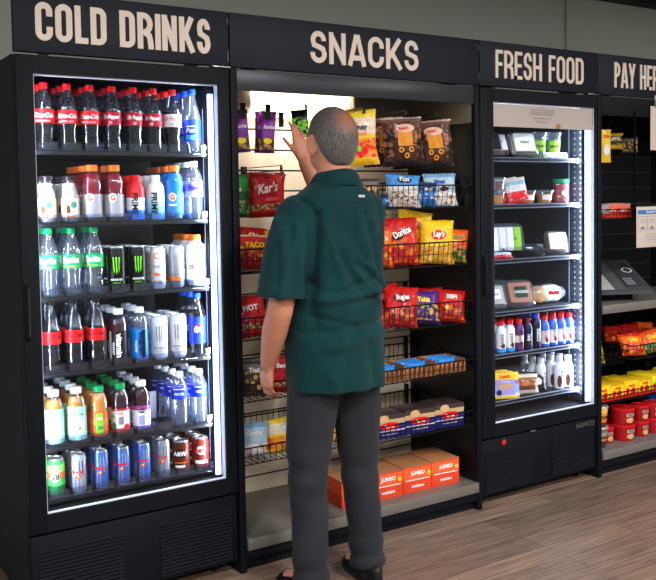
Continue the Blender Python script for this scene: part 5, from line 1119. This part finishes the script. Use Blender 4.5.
so = shirt.modifiers.new('thickness', 'SOLIDIFY'); so.thickness = .003; so.offset = -1
def on_shirt(x, z, off=.0012):
    h = bvh.ray_cast(V((x, -1, z-FZ)), V((0, 1, 0)))
    return (h[0]+V((MO.x, MO.y-off, FZ))) if h[0] else V((MO.x+x, MO.y-.15, z))
m = MB(); vs, fs = text_geo('ono', .020, bold=.04); m.add([on_shirt(.052+x, 1.505+y*.9, .0035) for x, y in vs], fs); m.build('back_emblem', mat('emblem_thread', (190,195,190), .6), shirt, smooth=False)
for pts, nm in (([(-.17+.34*k/30, 1.462+.003*sin(k)) for k in range(31)], 'yoke_seam'),):
    m = MB(); m.tube([on_shirt(x, z, .0006) for x, z in pts], .0011, 5); m.build(nm, mat('dark_seam', (14,50,50), .8), shirt)
def hem_ring(c, a, r, k_=.97):
    a = V(a).normalized(); u = a.cross(V((0,1,.01))).normalized(); w = a.cross(u); return [W_(V(c))-a*.022+(u*cos(t)+w*sin(t))*r*k_ for t in [2*pi*k/28 for k in range(28)]]
# collar: folded band, higher at the nape
m = MB(); n = 40; vs = []
for (r0, zo) in ((.072,-.004), (.073,.046), (.078,.050), (.090,.034), (.106,-.004), (.102,-.010), (.086,.010), (.077,-.006)):
    for k in range(n):
        a = 2*pi*k/n+pi/2; y = -cos(a-pi/2)*0; dx, dy = cos(a), sin(a)
        tilt = (-dy)*.014-.012*max(0, dy)**2*2; gap = 1-.10*max(0, dy)
        vs.append((MO.x+.006+r0*dx*1.0*gap, MO.y-.012+r0*dy*.97, 1.540+zo+tilt+.0015*sin(3*a)))
fs = [(j*n+k, ((j+1) % 8)*n+k, ((j+1) % 8)*n+(k+1) % n, j*n+(k+1) % n) for j in range(8) for k in range(n)]
m.add(vs, fs); m.build('collar', M_shirt, shirt, angle=60)
# trousers, belt, shoes
m = MB(); loft(m, [(0,0,.80,.158,.118), (0,0,.88,.165,.124), (0,.0,.95,.160,.122), (0,0,1.0,.155,.118)], 32)
for s_ in (-1, 1): caps(m, [W_((s_*.085,0,.86)), W_((s_*.105,.01,.66)), W_((s_*.115,.012,.48)), W_((s_*.122,-.005,.28)), W_((s_*.127,-.012,.092))], [.102,.090,.074,.068,.066], 20, flat=True)
tr_ = remesh(m, .009, 6)
bm = bmesh.new(); bm.from_mesh(tr_); bm.normal_update()
for v in bm.verts:
    c = v.co-MO; v.co += v.normal*(.005*noise.noise(v.co*11)+(.004*sin(c.z*60+c.x*8)*max(0, 1-abs(c.z-.48)/.14) if c.z < .62 else 0)+(.006*sin(c.z*75+c.y*12)*max(0, 1-(c.z-.10)/.16) if c.z < .26 else 0))
bm.to_mesh(tr_); bm.free(); child_mesh('trousers', tr_, cloth('charcoal_trouser_cloth', (34,36,42), (42,44,50)))
for s_ in (-1, 1):
    m = MB(); vs = []; n = 24; A = s_*radians(-7)
    def foot(t, wscale, z):
        y = -.085+.285*(1-cos(t))/2; return None
    prof = [(0,1.0), (.012,1.03), (.03,1.0), (.055,.86), (.075,.60)]
    for z, sc in prof:
        for k in range(n):
            a = 2*pi*k/n; x = .046*cos(a)*(1 if z < .05 else .85); y = .055+.142*sin(a)
            if z > .05: y = -.01+(.075 if z < .07 else .055)*sin(a)
            elif z > .02: y = .05+.135*sin(a)
            x *= 1+.12*sin(a); vs.append(V((x*sc if z < .05 else x, y, z)))
    M_ = Matrix.Translation((MO.x+s_*.13, MO.y-.02, FZ+.001)) @ Matrix.Rotation(A, 4, 'Z')
    m.add([M_ @ v for v in vs], [(j*n+k, j*n+(k+1) % n, (j+1)*n+(k+1) % n, (j+1)*n+k) for j in range(4) for k in range(n)]+[tuple(range(n-1,-1,-1)), tuple(range(4*n,5*n))])
    mk = MB(); mk.tube([W_((s_*.125,-.018,.062)), W_((s_*.125,-.016,.14))], [.048,.047], 20); mk.build('sock', mat('black_sock', (20,20,22), .85), person)
    sb = m.build('shoe', mat('black_shoe_leather', (22,22,24), .4), person, angle=60)
    m = MB(); vs = []
    for z in (-.0005, .014):
        for k in range(n): a = 2*pi*k/n; vs.append(M_ @ V((.0495*cos(a)*(1+.12*sin(a)), .055+.147*sin(a), z)))
    m.add(vs, [(k, (k+1) % n, n+(k+1) % n, n+k) for k in range(n)]+[tuple(range(n-1,-1,-1)), tuple(range(n,2*n))]); m.build('sole', mat('dark_rubber_sole', (40,38,36), .7), sb)
# hair: close-cropped cap, thin on the crown
def sm(a, b, x): t = max(0, min(1, (x-a)/(b-a))); return t*t*(3-2*t)
m = MB(); bm = bmesh.new(); bmesh.ops.create_icosphere(bm, subdivisions=5, radius=1)
for v in bm.verts:
    d = v.co.normalized(); ax_ = abs(d.x)
    low = -.72 if d.y < -.45 else -.72+.85*sm(-.45, -.05, d.y)          # nape line rises towards the ear
    k = sm(low-.06, low+.06, d.z)*(1-sm(.42, .60, d.y+.25*ax_-.25*d.z*0))
    th = 1.005+.058*k if k > 0.01 else .96
    th += .006*k*noise.noise(V((d.x*22, d.y*22, d.z*7)))+.010*k*noise.noise(d*4)
    v.co = V((d.x*.085*th, d.y*.107*th, (d.z*.107 if d.z > 0 else d.z*.107*(1+.30*sm(.30, .62, -d.y)))*th))+HC+MO
m.bm(bm); hm = bpy.data.materials.new('grey_hair_thinning_crown'); hm.use_nodes = True; nt = hm.node_tree; L = nt.links; b = nt.nodes['Principled BSDF']; b.inputs['Roughness'].default_value = .55; b.inputs['Specular IOR Level'].default_value = .35
tc = nt.nodes.new('ShaderNodeTexCoord'); mp = nt.nodes.new('ShaderNodeMapping'); mp.inputs['Scale'].default_value = (1,1,.22); L.new(tc.outputs['Object'], mp.inputs[0]); no = nt.nodes.new('ShaderNodeTexNoise'); no.inputs['Scale'].default_value = 240; no.inputs['Detail'].default_value = 4; L.new(mp.outputs[0], no.inputs['Vector'])
rp = nt.nodes.new('ShaderNodeValToRGB'); rp.color_ramp.elements[0].position = .35; rp.color_ramp.elements[0].color = (*lin((58,54,53)), 1); rp.color_ramp.elements[1].position = .66; rp.color_ramp.elements[1].color = (*lin((98,93,90)), 1); L.new(no.outputs['Fac'], rp.inputs[0])
vd = nt.nodes.new('ShaderNodeVectorMath'); vd.operation = 'DISTANCE'; L.new(tc.outputs['Object'], vd.inputs[0]); pc = HC+V((.012,-.088,.055))-V((0,0,FZ)); vd.inputs[1].default_value = pc
mr = nt.nodes.new('ShaderNodeMapRange'); mr.inputs['From Min'].default_value = .020; mr.inputs['From Max'].default_value = .068; mr.inputs['To Min'].default_value = .75; mr.inputs['To Max'].default_value = 0; L.new(vd.outputs['Value'], mr.inputs[0])
mx = nt.nodes.new('ShaderNodeMix'); mx.data_type = 'RGBA'; mx.inputs[7].default_value = (*lin((150,92,66)), 1); L.new(mr.outputs[0], mx.inputs[0]); L.new(rp.outputs[0], mx.inputs[6]); L.new(mx.outputs[2], b.inputs['Base Color'])
bp = nt.nodes.new('ShaderNodeBump'); bp.inputs['Strength'].default_value = .6; bp.inputs['Distance'].default_value = .003; L.new(no.outputs['Fac'], bp.inputs['Height']); L.new(bp.outputs['Normal'], b.inputs['Normal'])
hr = m.build('hair', hm, person)
for s_ in (-1, 1):
    m = MB(); ell(m, W_(HC+V((s_*.031,.092,-.020))), .012, .010, .009, n=16); ey = m.build('eye', mat('eye_white', (225,222,215), .2), person)
    m = MB(); ell(m, W_(HC+V((s_*.031,.1005,-.020))), .0052, .003, .0052, n=12); m.build('iris', mat('iris_dark', (50,40,32), .2), ey)
    m = MB(); m.tube([W_(HC+V((s_*.014,.106,.006))), W_(HC+V((s_*.032,.103,.012))), W_(HC+V((s_*.050,.091,.006)))], [.003,.004,.002], 6); m.build('eyebrow', hm, person)
m = MB(); m.tube([W_((.008-.022,.108,1.645)), W_((.008,.117,1.646)), W_((.008+.022,.108,1.645))], [.002,.0045,.002], 8); m.build('lips', mat('lip_colour', (150,85,75), .45), person)
# ------------------------------------------------------------------ lights
def area(name, loc, size, size_y, power, color, rot):
    l = bpy.data.lights.new(name, 'AREA'); l.shape = 'RECTANGLE'; l.size = size; l.size_y = size_y; l.energy = power; l.color = color
    o = bpy.data.objects.new(name, l); COL.objects.link(o); o.location = loc; o.rotation_euler = rot; return o
M_ceil = mat('ceiling_light_diffuser', (255,255,255), .5, emit=(255,246,232), es=8)
for i, (x, y) in enumerate(((-1.4,-2.6), (1.2,-2.6), (3.8,-2.6), (-1.4,-4.6), (1.2,-4.6), (3.8,-4.6))):
    r = empty('ceiling_light', (x, y, 2.84), label=f"square ceiling light panel, {['left','middle','right'][i % 3]} of the {['near','far'][i // 3]} row above the floor", cat='ceiling light')
    m = MB(); m.bbox(x-.31, x+.31, y-.31, y+.31, 2.83, 2.849, .004); m.build('frame', M_white, r); m = MB(); m.bbox(x-.28, x+.28, y-.28, y+.28, 2.826, 2.8295, .001); m.build('diffuser', M_ceil, r)
    area('ceiling_lamp', (x, y, 2.82), .5, .5, 85, (1,.975,.95), (0,0,0))
LEDC = (.78,.88,1)
for x0, kind in ((0, 'd'), (2.0563, 'f')):
    xl, xr = x0+.060, x0+.7934-.060
    # strips look back and inward from behind the door frame
    area('cooler_led_lamp', (xl, .052, 1.19), .02, 1.42, 22, LEDC, (radians(90), 0, radians(-42)))
    area('cooler_led_lamp', (xr, .052, 1.19), .02, 1.42, 15, LEDC, (radians(90), 0, radians(42)))
area('canopy_lamp_light', (1.33, .36, 1.90), .48, .08, 2.6, (1,.9,.76), (radians(22), 0, 0))
wd = bpy.data.worlds.new('room_air'); SC.world = wd; wd.use_nodes = True; wd.node_tree.nodes['Background'].inputs[0].default_value = (.5,.52,.55,1); wd.node_tree.nodes['Background'].inputs[1].default_value = .05

# ------------------------------------------------------------------ camera
f, yaw, pitch, roll = 887.48, .5699, .0521, -.0163
cyw, syw, cp, sp = cos(yaw), sin(yaw), cos(pitch), sin(pitch)
fw = V((syw*cp, cyw*cp, -sp)); rt = V((cyw, -syw, 0)); up = rt.cross(fw)
r2_ = rt*cos(roll)+up*sin(roll); u2_ = up*cos(roll)-rt*sin(roll)
cam = bpy.data.cameras.new('camera'); co = bpy.data.objects.new('camera', cam); COL.objects.link(co)
co.matrix_world = Matrix.Translation((-.7324, -3.0501, 1.4937)) @ Matrix((r2_, u2_, -fw)).transposed().to_4x4()
cam.sensor_fit = 'HORIZONTAL'; cam.sensor_width = 36; cam.lens = 36*f/656; cam.shift_y = -44/656; cam.clip_start = .05
SC.camera = co
SC.view_settings.view_transform = 'Standard'; SC.view_settings.look = 'None'; SC.view_settings.gamma = 1; SC.view_settings.use_curve_mapping = False; SC.view_settings.exposure = 0
